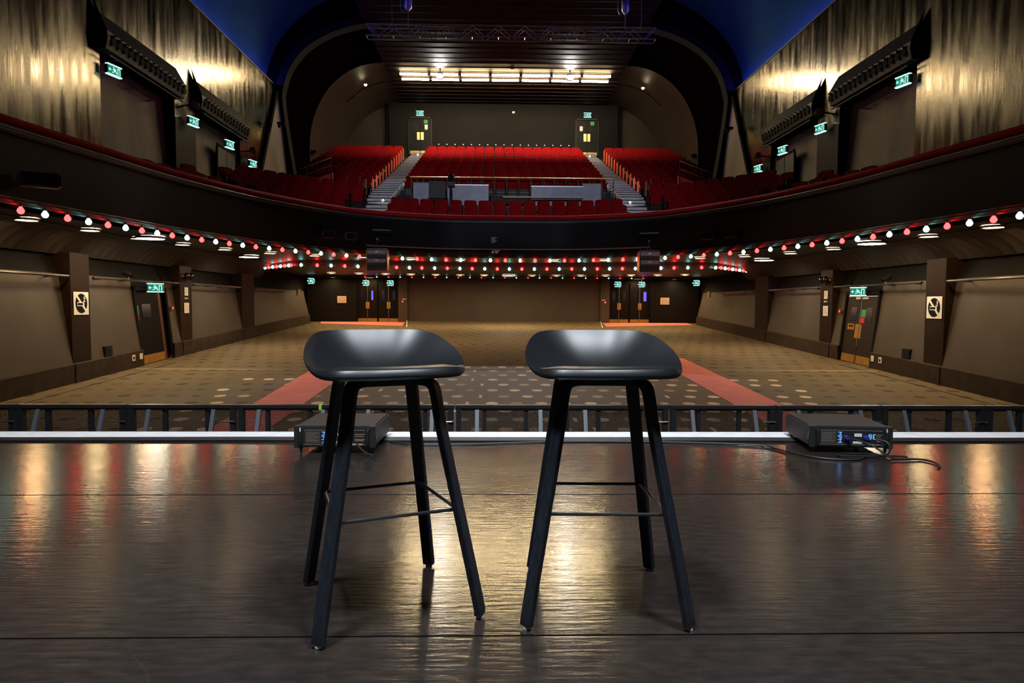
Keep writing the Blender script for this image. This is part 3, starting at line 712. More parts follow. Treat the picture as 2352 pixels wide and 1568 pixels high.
for k in range(5):
    d = .80+.8*k; z = 3.30+.36*k
    for s in (-1, 1):
        l = 0.275
        run = 0; num = {}
        while l < TOT/2-2.4:
            p, nrm = smooth_normal(lc+s*l); q = p+nrm*d; ax = abs(q.x)
            ok = ax < 9.15 and q.y > 10.6
            if 4.42 < ax < 5.45 and q.y > 22: ok = False; run = 1
            if run and abs(l-GAP) < .52: ok = False
            if k >= 3 and run == 0: ok = False
            if ok:
                blk = 'centre front' if run == 0 else (SIDE[s]+' front' if l < GAP else SIDE[s]+' wing')
                seats.append([q.x, q.y, z, math.atan2(-nrm.x, nrm.y), blk, k, None, None, l*s])
            # step to keep seats about half a metre apart on this row
            e = l
            while True:
                e += .02; p2, n2 = smooth_normal(lc+s*e)
                if (p2+n2*d-q).length >= (.58 if run and l > GAP else .53): break
            l = e
for j in range(12):
    y = 28.95+.85*j; z = 5.45+.36*(.85*j)
    for i in range(16):
        x = -3.98+.53*i; seats.append([x, y, z, 0, 'upper centre', j, None, None, x])
    for s in (-1, 1):
        for i in range(7):
            x = 5.85+.53*i
            if j < 2 and x > 7.2: continue
            seats.append([s*x, y, z, 0, 'upper '+SIDE[s], j, None, None, s*x])
kept = []
for a in seats:
    if all((a[0]-b_[0])**2+(a[1]-b_[1])**2 > .44**2 for b_ in kept): kept.append(a)
seats = kept
groups = {}
for st_ in seats: groups.setdefault((st_[4], st_[5]), []).append(st_)
for key, L_ in groups.items():
    L_.sort(key=lambda a: a[8])
    for i, a in enumerate(L_): a[6] = i; a[7] = (i == 0, i == len(L_)-1)
seats.sort(key=lambda a: a[1])
near, far = seats[:300], seats[300:]
for x, y, z, rz, blk, row, num, ends, _ in near:
    if blk.startswith('upper'): lab = 'red plush seat in %s balcony block, %s row up, %s from left' % (blk, ORD[row], ORD[num])
    else: lab = 'red plush seat in %s balcony block, %s row behind rail, %s from left' % (blk, ORD[row], ORD[num] if num < 20 else 'number '+str(num+1))
    t = thing('theatre_seat', lab, 'seat', (x, y, z), rz, 'red balcony seats')
    for nm in ('backrest', 'seat_cushion', 'armrest', 'pedestal'): link(nm, SME[nm], t)
    if ends[1]:
        o = link('armrest', SME['armrest'], t); o.location = (.517, 0, 0)
    if blk.startswith('upper') and blk != 'upper centre' and ((ends[1] and x < 0) or (ends[0] and x > 0)):
        o = link('end_panel', SME['end_panel'], t); o.location = (.575 if x < 0 else 0, 0, 0); o['label'] = 'orange red end panel facing the aisle'
    if ends[0] or ends[1]:
        o = link('brass_plate', plate, t); o.location = (-.26 if ends[0] else .26, 0, 0)
rest = {'backrest': MB(), 'end_panel': MB(), 'pedestal': MB()}
for x, y, z, rz, blk, row, num, ends, _ in far:
    for nm in ('backrest', 'seat_cushion'): rest['backrest'].add([(v[0]+x, v[1]+y, v[2]+z) for v in SM[nm].v], SM[nm].f)
    rest['pedestal'].add([(v[0]+x, v[1]+y, v[2]+z) for v in SM['armrest'].v], SM['armrest'].f)
    if blk != 'upper centre' and ((ends[1] and x < 0) or (ends[0] and x > 0)):
        dx = .575 if x < 0 else 0; rest['end_panel'].add([(v[0]+x+dx, v[1]+y, v[2]+z) for v in SM['end_panel'].v], SM['end_panel'].f)
fo = rest['backrest'].build('theatre_seating', seat_red); tag(fo, 'far rows of small red seats rising to the balcony back wall', 'seats', None, 'stuff')
rest['pedestal'].build('armrests', seat_black, fo)['kind'] = 'stuff'
rest['end_panel'].build('end_panels', end_red, fo)['kind'] = 'stuff'

# aisle steps
for s in (-1, 1):
    z = 3.42; y = 23.0; n_ = 0
    while y < 39.9:
        d = y-22.6
        zz = 3.30+.45*(y-22.9) if y < 27.4 else (5.32+(y-27.4)*.345)
        wide = (1.15 if y < 26 else .95); xc = 5.02 if y < 26 else lerp(4.98, 4.78, (y-26)/14)
        MB().bb((s*(xc-wide/2), y, zz-.05), (s*(xc+wide/2), y+.42, zz)).build('aisle_step', step_grey, bal)
        MB().bb((s*(xc-wide/2+.01), y+.012, zz-.13), (s*(xc+wide/2-.01), y+.43, zz-.05)).build('step_riser', step_grey, bal); MB().bb((s*(xc-wide/2+.008), y+.03, zz-.8), (s*(xc+wide/2-.008), y+.43, zz-.13)).build('step_block', nosing, bal)
        MB().bb((s*(xc-wide/2), y-.006, zz-.03), (s*(xc+wide/2), y+.03, zz+.004)).build('step_nosing', nosing, bal)
        y += .42; n_ += 1
    for k, (y, x) in enumerate(((24.5, 5.05), (26.2, 4.7), (38.6, 4.8))):
        zz = 3.30+.45*(y-22.9) if y < 27.4 else (5.32+(y-27.4)*.345)
        l = thing('step_light', 'small white step light on %s balcony aisle, %s up' % (SIDE[s], ORD[k]), 'light', (s*x, y, zz+.02), 0, 'aisle step lights')
        MB().lathe([(.05, 0), (.06, .03), (.045, .045)], (0, 0, 0), 10).build('rim', steel, l); MB().ball((0, 0, .05), .045, 8).build('lens', e_white, l)

# ================================================================== balcony mix position, rails
t = thing('balcony_railing', 'brass balustrade before the upper centre seats of the balcony', 'railing', (0.2, 28.45, 5.15))
MB().tube([(-4.15, 0, 1.0), (4.25, 0, 1.0)], .03, 8).build('top_rail', brass, t, smooth=True)
MB().tube([(-4.15, 0, .48), (4.25, 0, .48)], .018, 6).build('mid_rail', dark_steel, t, smooth=True)
bl = MB().lathe([(.022, -.4), (.022, .1), (.045, .28), (.03, .34), (.02, .45), (.02, .52), (.03, .55), (.03, .86), (.018, .9), (.018, 1.0)], n=8).mesh('baluster', brass, smooth=True)
for k in range(18): link('baluster', bl, t, (-4.1+.49*k, 0, 0))
def desk(x0, x1, y, z0, z1, label, m=desk_blue, lip=steel, dp=.5):
    t = thing('mixing_desk', label, 'desk', ((x0+x1)/2, y, z0), 0, 'mixing position on the balcony'); w = x1-x0
    MB().bb((-w/2, 0, 0), (w/2, .04, z1-z0)).build('front_board', m, t); MB().bb((-w/2, .04, z1-z0-.06), (w/2, dp, z1-z0-.02)).build('top', black, t)
    MB().bb((-w/2-.01, -.02, z1-z0-.01), (w/2+.01, .06, z1-z0+.02)).build('edge_strip', lip, t)
    for s in (-1, 1): MB().bb((s*(w/2-.03), .04, 0), (s*w/2, dp, z1-z0-.06)).build('side_board', black, t)
desk(-2.35, -.72, 27.35, 4.75, 5.66, 'blue grey control desk on balcony, left of the two long ones')
desk(.98, 3.02, 27.35, 4.75, 5.63, 'blue grey control desk on balcony, right of the two long ones')
desk(3.04, 3.78, 27.55, 4.75, 5.80, 'short blue grey cabinet at right end of balcony control desks', lip=black)
desk(-3.72, -3.1, 27.55, 4.75, 5.78, 'short blue grey cabinet at left end of balcony control desks', lip=black)
t = thing('shelf', 'pale wooden shelf on brackets in front of right balcony control desk', 'shelf', (1.5, 26.85, 4.68))
MB().bb((-1.65, -.05, .42), (1.5, .25, .47)).build('board', tan_m, t)
for x in (-1.4, -.7, 0, .7, 1.3): MB().cyl((x, .1, 0), (x, .1, .42), .015, 6).build('bracket', steel, t)
t = thing('equipment_rack', 'black equipment rack with chrome shelf left of the balcony control desk', 'rack', (-2.72, 27.25, 4.75))
MB().bb((-.33, 0, .32), (.3, .4, 1.05)).build('case', black, t, bevel=.02); MB().tube([(-.4, -.1, .36), (.42, -.1, .36)], .015, 6).build('shelf_bar', steel, t)
for x in (-.38, .4): MB().cyl((x, -.1, 0), (x, -.1, .36), .015, 6).build('leg', steel, t)
t = thing('moving_head_light', 'dark moving head spotlight on stand beside the balcony rack', 'light', (-2.2, 27.1, 4.75))
MB().cyl((0, 0, 0), (0, 0, .75), .05, 8).build('stand', black, t); MB().box((0, 0, .9), (.28, .18, .16)).build('yoke_base', black, t, bevel=.02)
MB().lathe([(.06, -.16), (.11, -.1), (.13, .1), (.09, .16)], (.02, -.05, 1.12), 10, Matrix.Rotation(1.0, 3, 'X')).build('head', black, t, smooth=True)
for s in (-1, 1):
    t = thing('handrail', 'pair of slanting brass handrails by the %s balcony entrance' % SIDE[s], 'handrail', (s*7.4, 28.35, 4.9))
    for dz in (0, -.32): MB().tube([(s*-.25, 0, 2.0+dz), (s*.75, -.9, 1.35+dz)], .022, 6).build('rail', brass, t)
    for a in (0, 1): MB().cyl((s*lerp(-.25, .75, a), lerp(0, -.9, a), .2), (s*lerp(-.25, .75, a), lerp(0, -.9, a), lerp(2.0, 1.35, a)), .018, 6).build('post', dark_steel, t)
    MB().add([(s*-.3, .05, 1.0), (s*.8, -.85, .35), (s*.8, -.85, .75), (s*-.3, .05, 1.4), (s*-.3, .12, 1.0), (s*.8, -.78, .35), (s*.8, -.78, .75), (s*-.3, .12, 1.4)], [(0,1,2,3), (4,7,6,5), (3,2,6,7), (0,4,5,1), (0,3,7,4), (1,5,6,2)]).build('orange_panel', end_red, t)
    t = thing('stair_post', 'tall brass post at the foot of the %s upper aisle' % SIDE[s], 'post', (s*5.62, 27.6, 4.75))
    MB().cyl((0, 0, 0), (0, 0, 1.15), .05, 8).build('post', brass, t); MB().bb((s*.08, -.05, 0), (s*.5, 0, 1.0)).build('guard_panel', black, t)
    for z in (.3, .75): MB().tube([(s*.1, -.08, z), (s*.45, -.08, z+.18)], .018, 6).build('bar', steel, t)
    t = thing('rear_railing', 'thin dark railing before the %s balcony arch foot' % SIDE[s], 'railing', (s*8.6, 27.4, 5.0))
    for z in (.6, 1.0): MB().tube([(-.5, 0, z), (.7, 0, z)], .015, 6).build('bar', dark_steel, t)
    for x in (-.5, .1, .7): MB().cyl((x, 0, 0), (x, 0, 1.0), .018, 6).build('post', steel, t)

# ================================================================== lights
lamp_rim = MB().lathe([(.20, .0), (.21, -.03), (.185, -.045), (.17, -.03)], n=20).mesh('rim', steel, smooth=True)
lamp_dif = MB().lathe([(.001, -.036), (.10, -.036), (.178, -.032)], n=20).mesh('diffuser', e_warm)
row1 = [(1.68, 24.55), (3.4, 24.15), (4.95, 23.3), (6.25, 22.25), (7.25, 20.95), (8.0, 19.4), (8.42, 17.75), (8.66, 16.1), (8.76, 14.35), (8.86, 12.6)]
r1 = sorted([(-x, y) for x, y in row1]+row1)
for i, (x, y) in enumerate(r1):
    t = thing('ceiling_light', 'round warm ceiling light behind the balcony edge, %s from left' % ORD[i], 'light', (x, y, soffit_z(abs(x))-.002), 0, 'front row of ceiling lights')
    link('rim', lamp_rim, t); link('diffuser', lamp_dif, t)
row2 = [(-7.55+1.1*k) for k in range(15)]
for i, x in enumerate(row2):
    y = 31.5-.028*x*x
    t = thing('ceiling_light', 'round warm ceiling light in the rear row under balcony, %s from left' % ORD[i], 'light', (x, y, 2.298), 0, 'rear row of ceiling lights')
    link('rim', lamp_rim, t); link('diffuser', lamp_dif, t)
for s in (-1, 1):
    for r_, (x, y0, n_) in enumerate(((8.75, 32.9, 5), (6.95, 32.9, 6))):
        for k in range(n_):
            t = thing('ceiling_light', 'warm ceiling light in %s receding row at %s back, %s from front' % ('outer' if r_ == 0 else 'inner', SIDE[s], ORD[k]), 'light', (s*(x-.05*k), y0+.33*k, 2.298), 0, 'short receding rows of ceiling lights')
            o = link('rim', lamp_rim, t); o.scale = (.75, .5, 1); o = link('diffuser', lamp_dif, t); o.scale = (.75, .5, 1)
big_rim = MB().lathe([(.31, .0), (.32, -.04), (.295, -.055)], n=28).mesh('rim', steel, smooth=True)
big_dif = MB().lathe([(.001, -.06), (.2, -.058), (.296, -.05)], n=28).mesh('diffuser', e_disc)
for x, y, lab in ((-8.35, 16.0, 'large round ceiling lamp above the left side door'), (-8.3, 22.1, 'large round ceiling lamp further back on the left'), (8.45, 16.0, 'large round ceiling lamp above the right side door'), (8.3, 22.1, 'large round ceiling lamp further back on the right'), (.16, 30.9, 'large round ceiling lamp in the middle of the rear soffit')):
    t = thing('ceiling_lamp', lab, 'light', (x, y, (soffit_z(abs(x)) if y < 25 else 2.30)-.002), 0, 'large ceiling lamps')
    link('rim', big_rim, t); link('diffuser', big_dif, t)
# festoon strings
bulb_prof = [(.014, .03), (.028, .012), (.054, -.032), (.055, -.056), (.036, -.090), (.001, -.102)]
bulb_r = MB().lathe(bulb_prof, n=12).mesh('bulb', e_red, smooth=True); bulb_g = MB().lathe(bulb_prof, n=12).mesh('bulb', e_green, smooth=True)
sock = MB().lathe([(.001, .07), (.018, .07), (.02, .02), (.014, .018)], n=8).mesh('socket', rubber)
def festoon(pts, label, start=0, sc=1.0):
    t = thing('festoon_string', label, 'string lights', pts[len(pts)//2], 0, 'strings of coloured bulbs'); c = Vector(t.location)
    cb = [(p[0]-c.x, p[1]-c.y, p[2]-c.z+.075*sc) for p in pts]
    MB().tube(cb, .007, 5).build('wire', rubber, t)
    for i, p in enumerate(pts):
        q = (p[0]-c.x, p[1]-c.y, p[2]-c.z)
        o = link('socket', sock, t, q); o.scale = (sc,)*3
        o = link('bulb', bulb_r if (i+start) % 2 == 0 else bulb_g, t, q); o.scale = (sc,)*3
p1 = []
l = 3.6
while l < TOT-3.4:
    p, nrm = smooth_normal(l); q = p-nrm*.11; p1.append((q.x, q.y, 2.50)); l += .515
festoon(p1, 'long string of red and pale green bulbs along the balcony edge')
def along(P, step, z, off):
    out = []; acc = 0
    for i in range(len(P)-1):
        a, b2 = Vector(P[i]), Vector(P[i+1]); L_ = (b2-a).length; d = (b2-a)/L_; nn = Vector((d.y, -d.x))
        while acc < L_: q = a+d*acc+nn*off; out.append((q.x, q.y, z)); acc += step
        acc -= L_
    return out
festoon(along(BH[0:2], .38, 2.36, .1)+along(BH[1:-1], .485, 2.36, .1)+along(BH[-2:], .38, 2.36, .1), 'string of red and green bulbs on the glossy bulkhead under the balcony', 1)
festoon([(x, 32.5, 2.235) for x in [-6.6+.55*k for k in range(25)]], 'short string of tiny bulbs on the rear beam under the balcony', 0, .42)
# fluorescent fittings and two spots on the high ceiling
for i in range(7):
    x = -4.55+1.525*i
    t = thing('fluorescent_fitting', 'twin tube fluorescent fitting on the high ceiling, %s from left' % ORD[i], 'light', (x, 35.1, ZC-.07), 0, 'row of fluorescent fittings')
    MB().bb((-.76, -.09, -.05), (.76, .09, 0)).build('tray', soot, t)
    for y in (-.38, .40):
        MB().tube([(-.68, y, -.11), (.68, y, -.11)], .055, 8).build('tube', e_tube, t)
        for s in (-1, 1): MB().bb((s*.69, y-.06, -.16), (s*.75, y+.06, -.04)).build('end_cap', soot, t)
for s in (-1, 1):
    x = s*3.2
    t = thing('spotlight', 'glaring white spotlight above the fluorescent row at %s' % SIDE[s], 'light', (x, 34.2, ZC-.35), 0, 'pair of ceiling spotlights')
    MB().lathe([(.12, .14), (.18, .0), (.18, -.14)], (0, .1, 0), 12, Matrix.Rotation(math.radians(60), 3, 'X')).build('housing', soot, t, smooth=True)
    MB().lathe([(.001, 0), (.17, 0)], (0, -.02, -.08), 14, Matrix.Rotation(math.radians(60), 3, 'X')).build('lens', emit('spot_lens', (1, .95, .86), 500), t)
    MB().tube([(0, .1, .05), (0, .1, .3)], .03, 6).build('yoke', soot, t)
    l = bpy.data.lights.new('spot_beam', 'SPOT'); l.energy = 2500; l.color = (.86, .90, 1.0); l.spot_size = math.radians(46); l.spot_blend = .5; l.shadow_soft_size = .12
    o = bpy.data.objects.new('spot_beam', l); COL.objects.link(o); o.location = (x, 33.95, ZC-.5); o.rotation_euler = (Vector((s*3.9, 26.2, 4.4))-Vector(o.location)).to_track_quat('-Z', 'Y').to_euler()
    t = thing('bay_light', 'small round lamp in the vault of the %s balcony bay' % SIDE[s], 'light', (s*7.1, 35.6, 12.12), 0, 'bay lamps')
    MB().lathe([(.001, .05), (.07, .05), (.08, -.01)], n=12).build('rim', steel, t); MB().ball((0, 0, -.02), .075, 10).build('lens', emit('bay_lens', (1, .82, .48), 45), t)
    # blue LED line lying in the cove above the wall coping
    t = MB().tube([(s*9.80, 4.2, 9.945), (s*9.80, 28.85, 9.945)], .022, 6).build('led_strip', e_blue); tag(t, 'blue glowing LED line along the top of the %s wall' % SIDE[s], 'light', 'cove LED lines')

# ================================================================== truss with hoists
t = thing('lighting_truss', 'black box truss hanging below the high ceiling', 'truss', (.1, 24.0, 10.06))
ch = [(y, z) for y in (-.19, .19) for z in (.0, .38)]
for y, z in ch: MB().tube([(-4.95, y, z), (4.95, y, z)], .026, 8).build('chord', truss_m, t, smooth=True)
for y in (-.19, .19):
    n_ = 22
    for k in range(n_):
        x0 = -4.95+9.9*k/n_; x1 = -4.95+9.9*(k+1)/n_
        MB().cyl((x0, y, 0 if k % 2 else .38), (x1, y, .38 if k % 2 else 0), .016, 6).build('diagonal', truss_m, t, smooth=True)
for k in range(12): MB().cyl((-4.95+.9*k, -.19, 0), (-4.95+.9*k, .19, 0), .014, 6).build('spreader', truss_m, t)
for s, x in ((-1, -3.45), (1, 4.02)):
    t = thing('chain_hoist', 'black chain hoist lifting the %s end of the truss' % SIDE[s], 'hoist', (x, 24.0, 10.44))
    MB().tube([(0, 0, 0), (0, 0, .5)], .02, 6).build('chain', truss_m, t); MB().lathe([(.03, .5), (.13, .62), (.14, 1.2), (.08, 1.32)], n=12).build('motor', truss_m, t, smooth=True)
    MB().tube([(-.02, 0, .75), (-.1, 0, .55), (-.2, 0, .5), (-.26, 0, .62), (-.26, 0, 1.15)], .02, 6).build('chain_bag_loop', steel, t, smooth=True)
    MB().box((s*.25, 0, 1.42), (.8, .2, .16)).build('cross_head', dark_steel, t, bevel=.03); MB().cyl((s*.55, 0, .0), (s*.55, 0, 1.4), .015, 6).build('safety_wire', steel, t)
    MB().lathe([(.02, 1.2), (.11, 1.35), (.12, 1.55), (.03, 1.7)], (s*.55, 0, 0), 10).build('pulley', steel, t, smooth=True); MB().cyl((0, 0, 1.3), (0, 0, 3.54), .02, 6).build('top_chain', truss_m, t)

# ================================================================== hung speakers on the balcony front
for s, x in ((-1, -4.18), (1, 4.5)):
    t = thing('hung_speaker', 'stack of two grey speaker boxes hung below the balcony at %s' % SIDE[s], 'speaker', (x, 21.8, 2.0), 0, 'speakers hung from the balcony')
    for k in range(2):
        c = MB().bb((-.31, 0, .14+.27*k), (.31, .38, .39+.27*k)).build('cabinet', black, t, bevel=.012)
        MB().bb((-.29, -.012, .25+.27*k), (.29, .0, .37+.27*k)).build('grille', mat('grey_grille', (.26, .25, .27), .5), c); MB().bb((-.04, -.02, .30+.27*k), (.04, -.01, .345+.27*k)).build('badge', white_m, c)
    MB().bb((-.31, .0, -.0), (.31, .38, .13)).build('lower_box', bulkhead_m, t, bevel=.01); MB().bb((-.32, .05, .67), (.32, .3, .70)).build('frame', dark_steel, t)
    for s2 in (-1, 1): MB().bb((s2*.315, .02, .05), (s2*.33, .36, .66)).build('side_rail', brass_dull, t)
    MB().tube([(-.05, .15, .7), (-.06, .15, .78), (0, .15, .83), (.06, .15, .78), (.05, .15, .7)], .012, 6).build('shackle', steel, t); MB().cyl((0, .15, .82), (0, .15, 1.0), .01, 6).build('chain', steel, t); MB().bb((-.025, .1, .98), (.025, .95, 1.03)).build('hanger_arm', dark_steel, t)
for x, y, z, lab in ((-8.05, 11.75, 2.98, 'dark box fixture on balcony front at far left'), (-5.5, 21.0, 3.05, 'small dark lamp housing on balcony front left of left speaker'), (-4.95, 21.6, 3.05, 'small reddish lamp housing on balcony front near left speaker'), (5.9, 20.4, 3.02, 'small reddish lamp housing on balcony front near right speaker'), (6.35, 19.7, 3.02, 'small dark lamp housing on balcony front right of right speaker'), (-4.1, 22.3, 3.30, 'slim metal bracket on the balcony front above left speaker'), (4.55, 22.15, 3.25, 'slim metal bracket on the balcony front above right speaker')):
    t = thing('fascia_lamp', lab, 'light', (x, y, z), math.radians(-x*4), 'small fixtures on the balcony front')
    w_ = .30 if 'box' in lab else .19
    if 'slim' in lab: MB().bb((-.3, -.05, 0), (.3, 0, .04)).build('bar', dark_steel, t); MB().bb((-.03, -.02, .0), (.03, .25, .06)).build('arm', black, t)
    else:
        MB().bb((-w_, -.12, -.12), (w_, .12, .12)).build('housing', black if 'reddish' not in lab else bulkhead_m, t, bevel=.03); MB().bb((-w_*.8, -.135, -.09), (w_*.8, -.12, .09)).build('lens', soot, t); MB().bb((-.03, .1, .05), (.03, .5, .1)).build('arm', black, t)
sg = thing('small_notice', 'small pale printed notice on the middle of the balcony front', 'notice', (-.02, 23.64, 3.02))
mb = MB()
for k in range(4): mb.bb((-.55, -.02, .05+.05*k), (-.42+.05*(k % 2), -.015, .07+.05*k))
for k, (x, z) in enumerate(((-.55, -.32), (-.42, -.32), (-.48, -.24), (-.36, -.26))): mb.bb((x, -.02, z), (x+.09, -.015, z+.07))
mb.build('print', paper, sg)

# ================================================================== signs, doors and wall fittings
def exit_sign(loc, rz, label, w=.38, h=.19, hang=.08):
    t = thing('exit_sign', label, 'sign', loc, rz, 'lit exit signs')
    MB().bb((-w/2-.02, 0, -h/2-.015), (w/2+.02, .09, h/2+.015)).build('case', steel, t, bevel=.01, seg=1)
    p = MB().bb((-w/2, -.006, -h/2), (w/2, .004, h/2)).build('lit_panel', e_signg, t)
    for z_ in (-1, 1): MB().bb((-w/2-.02, -.02, z_*(h/2+.004)), (w/2+.02, .06, z_*(h/2+.03))).build('lit_edge', e_sign, t)
    g = MB()       # running figure, arrow and doorway in green
    y = -.009; k = h/.21
    def q(a, b2, th):
        a = Vector(a)*k; b2 = Vector(b2)*k; d = (b2-a).normalized(); n_ = Vector((-d.y, d.x))*th*k/2
        g.add([(v.x, y, v.y) for v in (a+n_, a-n_, b2-n_, b2+n_)], [(0, 1, 2, 3)])
    q((-.02, .02), (.02, -.02), .045); q((.0, .0), (.06, -.03), .022); q((.06, -.03), (.05, -.08), .02); q((.0, -.01), (-.04, -.05), .022); q((-.04, -.05), (-.09, -.06), .018); q((-.01, .03), (.05, .03), .018); q((-.02, .03), (-.07, .0), .018)
    g.add([(v[0]*k, y, v[1]*k) for v in [(-.015+.02*math.cos(a*PI/4)-.01, .062+.02*math.sin(a*PI/4)) for a in range(8)]], [tuple(range(8))])
    q((.10, -.09), (.10, .08), .02); q((.10, .075), (.17, .075), .02); q((.17, -.09), (.17, .08), .02); q((-.18, 0), (-.11, 0), .025); q((-.185, 0), (-.15, .035), .02); q((-.185, 0), (-.15, -.035), .02)
    g.build('pictogram', e_sign, p)
    MB().cyl((0, .045, h/2), (0, .045, h/2+hang), .012, 6).build('bracket', black, t)
    return t
for s in (-1, 1):
    sd = SIDE[s]; rzw = math.radians(-s*76)
    def W(x, y, z): return (s*x, y, z)
    exit_sign(W(9.30, 16.42, 6.33), rzw, 'lit exit sign under near end of the front %s hood' % sd)
    exit_sign(W(9.28, 20.55, 6.25), rzw, 'lit exit sign between the two %s wall hoods' % sd, .40, .2)
    exit_sign(W(9.25, 23.2, 6.2), rzw, 'lit exit sign under the rear %s wall hood' % sd, .40, .2)
    exit_sign(W(9.25, 25.35, 6.0), rzw, 'lit exit sign beyond the rear %s wall hood' % sd, .40, .2)
    exit_sign(W(9.42, 18.35, 1.34), math.radians(-s*35), 'lit exit sign above the %s stalls side door' % sd, .36, .18)
    exit_sign(W(4.82, YB-.1, 11.88), 0, 'lit exit sign over the %s balcony back door' % sd, .40, .2)
    exit_sign(W(5.65, 34.0, 1.98), 0, 'green exit sign over inner %s back stalls door' % sd, .26, .2, .225)
    exit_sign(W(6.85, 34.0, 1.98), 0, 'green exit sign over outer %s back stalls door' % sd, .24, .2, .225)
    exit_sign(W(9.0, 32.0, 2.0), math.radians(-s*30), 'lit exit sign in the far %s corner of the stalls' % sd, .22, .2, .205)
    # wall hoods with scalloped fringe and small unlit bulbs
    for k, (a, b2, z, nm) in enumerate(((16.05, 19.95, 6.72, 'front'), (21.05, 24.95, 6.78, 'rear'))):
        t = thing('wall_hood', 'black sloping hood with fringe of glass bulbs, %s one on %s wall' % (nm, sd), 'canopy', W(9.5, (a+b2)/2, z), 0, 'wall hoods')
        h = (b2-a)/2
        hm = MB().prism([(0, .86), (-.26, .40), (-.27, .24), (-.22, .0), (0, .0)], -h, h, lambda x, zz, y: (x, y, zz)).add([(0, -h, .86), (-.26, -h, .40), (-.05, -h-.22, 1.1)], [(0, 1, 2)])
        hm.mirror() if s < 0 else None; hm.build('hood', mat('hood_black', (.008, .0075, .007), .55, spec=.25, var=.2, vscale=3), t)
        nb = 15; fm = MB().lathe([(.001, 0), (.11, 0)], n=10, M=Matrix.Rotation(PI/2, 3, 'Y')).mesh('fringe_scallop', soot)
        gb = MB().ball((0, 0, 0), .045, 8).mesh('glass_bulb', mat('clear_bulb', (.75, .68, .55), .12, metal=1.0), smooth=True)
        for i in range(nb):
            y = lerp(-h+.25, h-.1, i/(nb-1)); link('fringe_scallop', fm, t, (-s*.285, y, .22)); link('glass_bulb', gb, t, (-s*.30, y, .33))
        t = thing('pipe_rail', 'thin metal pipe on brackets under the %s %s wall hood' % (nm, sd), 'pipe', W(9.28, (a+b2)/2, z-.10), 0, 'wall pipes')
        MB().tube([(0, -h+.15, 0), (0, h-.1, 0)], .022, 6).build('pipe', steel, t)
        for i in range(4): MB().tube([(0, lerp(-h+.5, h-.4, i/3), 0), (s*.5, lerp(-h+.5, h-.4, i/3)+.12, -.02)], .02, 5).build('bracket', dark_steel, t)
    # pipes along the lower wall
    for k, (a, b2) in enumerate(((9.0, 14.8), (15.7, 19.85), (20.8, 24.6), (26.1, 30.5))):
        t = thing('pipe_rail', 'dark pipe above the %s lower panel of the %s wall' % (ORD[k], sd), 'pipe', W(9.50, (a+b2)/2, 1.50), 0, 'wall pipes'); h = (b2-a)/2
        MB().tube([(0, -h, 0), (0, h, 0)], .028, 6).build('pipe', dark_steel, t)
        for i in range(4): MB().tube([(0, lerp(-h+.4, h-.4, i/3), 0), (s*.27, lerp(-h+.4, h-.4, i/3), -.02)], .02, 5).build('bracket', dark_steel, t)
    # no smoking signs on the first pillars
    t = thing('no_smoking_sign', 'white no smoking sign on the first %s pillar' % sd, 'sign', W(9.492, 15.2, .92), -s*PI/2, 'no smoking signs')
    MB().bb((-.27, -.008, -.25), (.27, .0, .25)).build('board', white_m, t, bevel=.004, seg=1)
    g = MB(); y = -.010; dr = .215
    def disc(cx, cz, r, y, n=32): g.add([(cx+r*1.0*math.cos(2*PI*i/n), y, cz+r*math.sin(2*PI*i/n)) for i in range(n)], [tuple(range(n))])
    disc(0, 0, dr, y); g.build('black_disc', soot, t)
    g = MB(); y2 = -.012
    def bar(a, b2, th, yy=y2):
        a, b2 = Vector(a), Vector(b2); d = (b2-a).normalized(); n_ = Vector((-d.y, d.x))*th/2
        g.add([(v.x, yy, v.y) for v in (a+n_, a-n_, b2-n_, b2+n_)], [(0, 1, 2, 3)])
    bar((-.17, .17), (.17, -.17), .055); bar((-.15, -.015), (.10, -.015), .085, -.0125); bar((.06, .05), (.12, .05), .02); bar((.12, .03), (.12, .10), .02); bar((.08, .10), (.15, .12), .02); bar((.09, .14), (.14, .16), .018)
    g.build('white_symbol', white_m, t)
    g = MB(); bar((-.14, -.015), (.05, -.015), .05, -.0135); g.build('cigarette_gap', soot, t)
    if s < 0: g = MB(); bar((.05, .12), (.12, .13), .02, -.014); g.build('green_mark', green_sign, t)
    # notices on the second pillars
    for z, h, w, nm in ((1.28, .12, .11, 'upper'), (.80, .15, .15, 'lower')):
        t = thing('notice', '%s white paper notice on the second %s pillar' % (nm, sd), 'notice', W(9.492, 20.3, z), -s*PI/2, 'pillar notices')
        MB().bb((-w, -.006, -h), (w, 0, h)).build('sheet', paper, t); ln = MB()
        for i in range(7): ln.bb((-w*.75, -.0075, h*.7-i*h*.2), (w*(.3+.4*((i*3) % 4)/3), -.0065, h*.7-i*h*.2+.008))
        ln.build('printed_text', mat('grey_print', (.35, .33, .32), .7), t)
    t = thing('gate_plate', 'tiny pale lettering between the notices on the second %s pillar' % sd, 'plate', W(9.492, 20.3, 1.08), -s*PI/2, 'pillar plates')
    tx = MB()
    for x_ in (-.09, -.05, -.01, .075): tx.bb((x_-.016, -.006, -.022), (x_+.016, 0, .022))
    tx.build('lettering', white_m, t)
    t = thing('wall_lamp_pair', 'pair of small round black lamps at the top of the second %s pillar' % sd, 'light', W(9.46, 20.3, 1.72), -s*PI/2, 'pillar lamp pairs')
    MB().bb((-.3, .0, -.03), (.3, .03, .03)).build('backplate', brass_dull, t)
    for x in (-.13, .13): MB().ball((x, -.05, 0), .085, 12, 1.3).build('lamp', mat('gloss_black', (.008, .008, .008), .12), t, smooth=True)
    # side doors in the second bay
    a, b2 = 17.76, 19.36; zb = floor_z(18.6); hgt = 1.30-zb; lean = .20
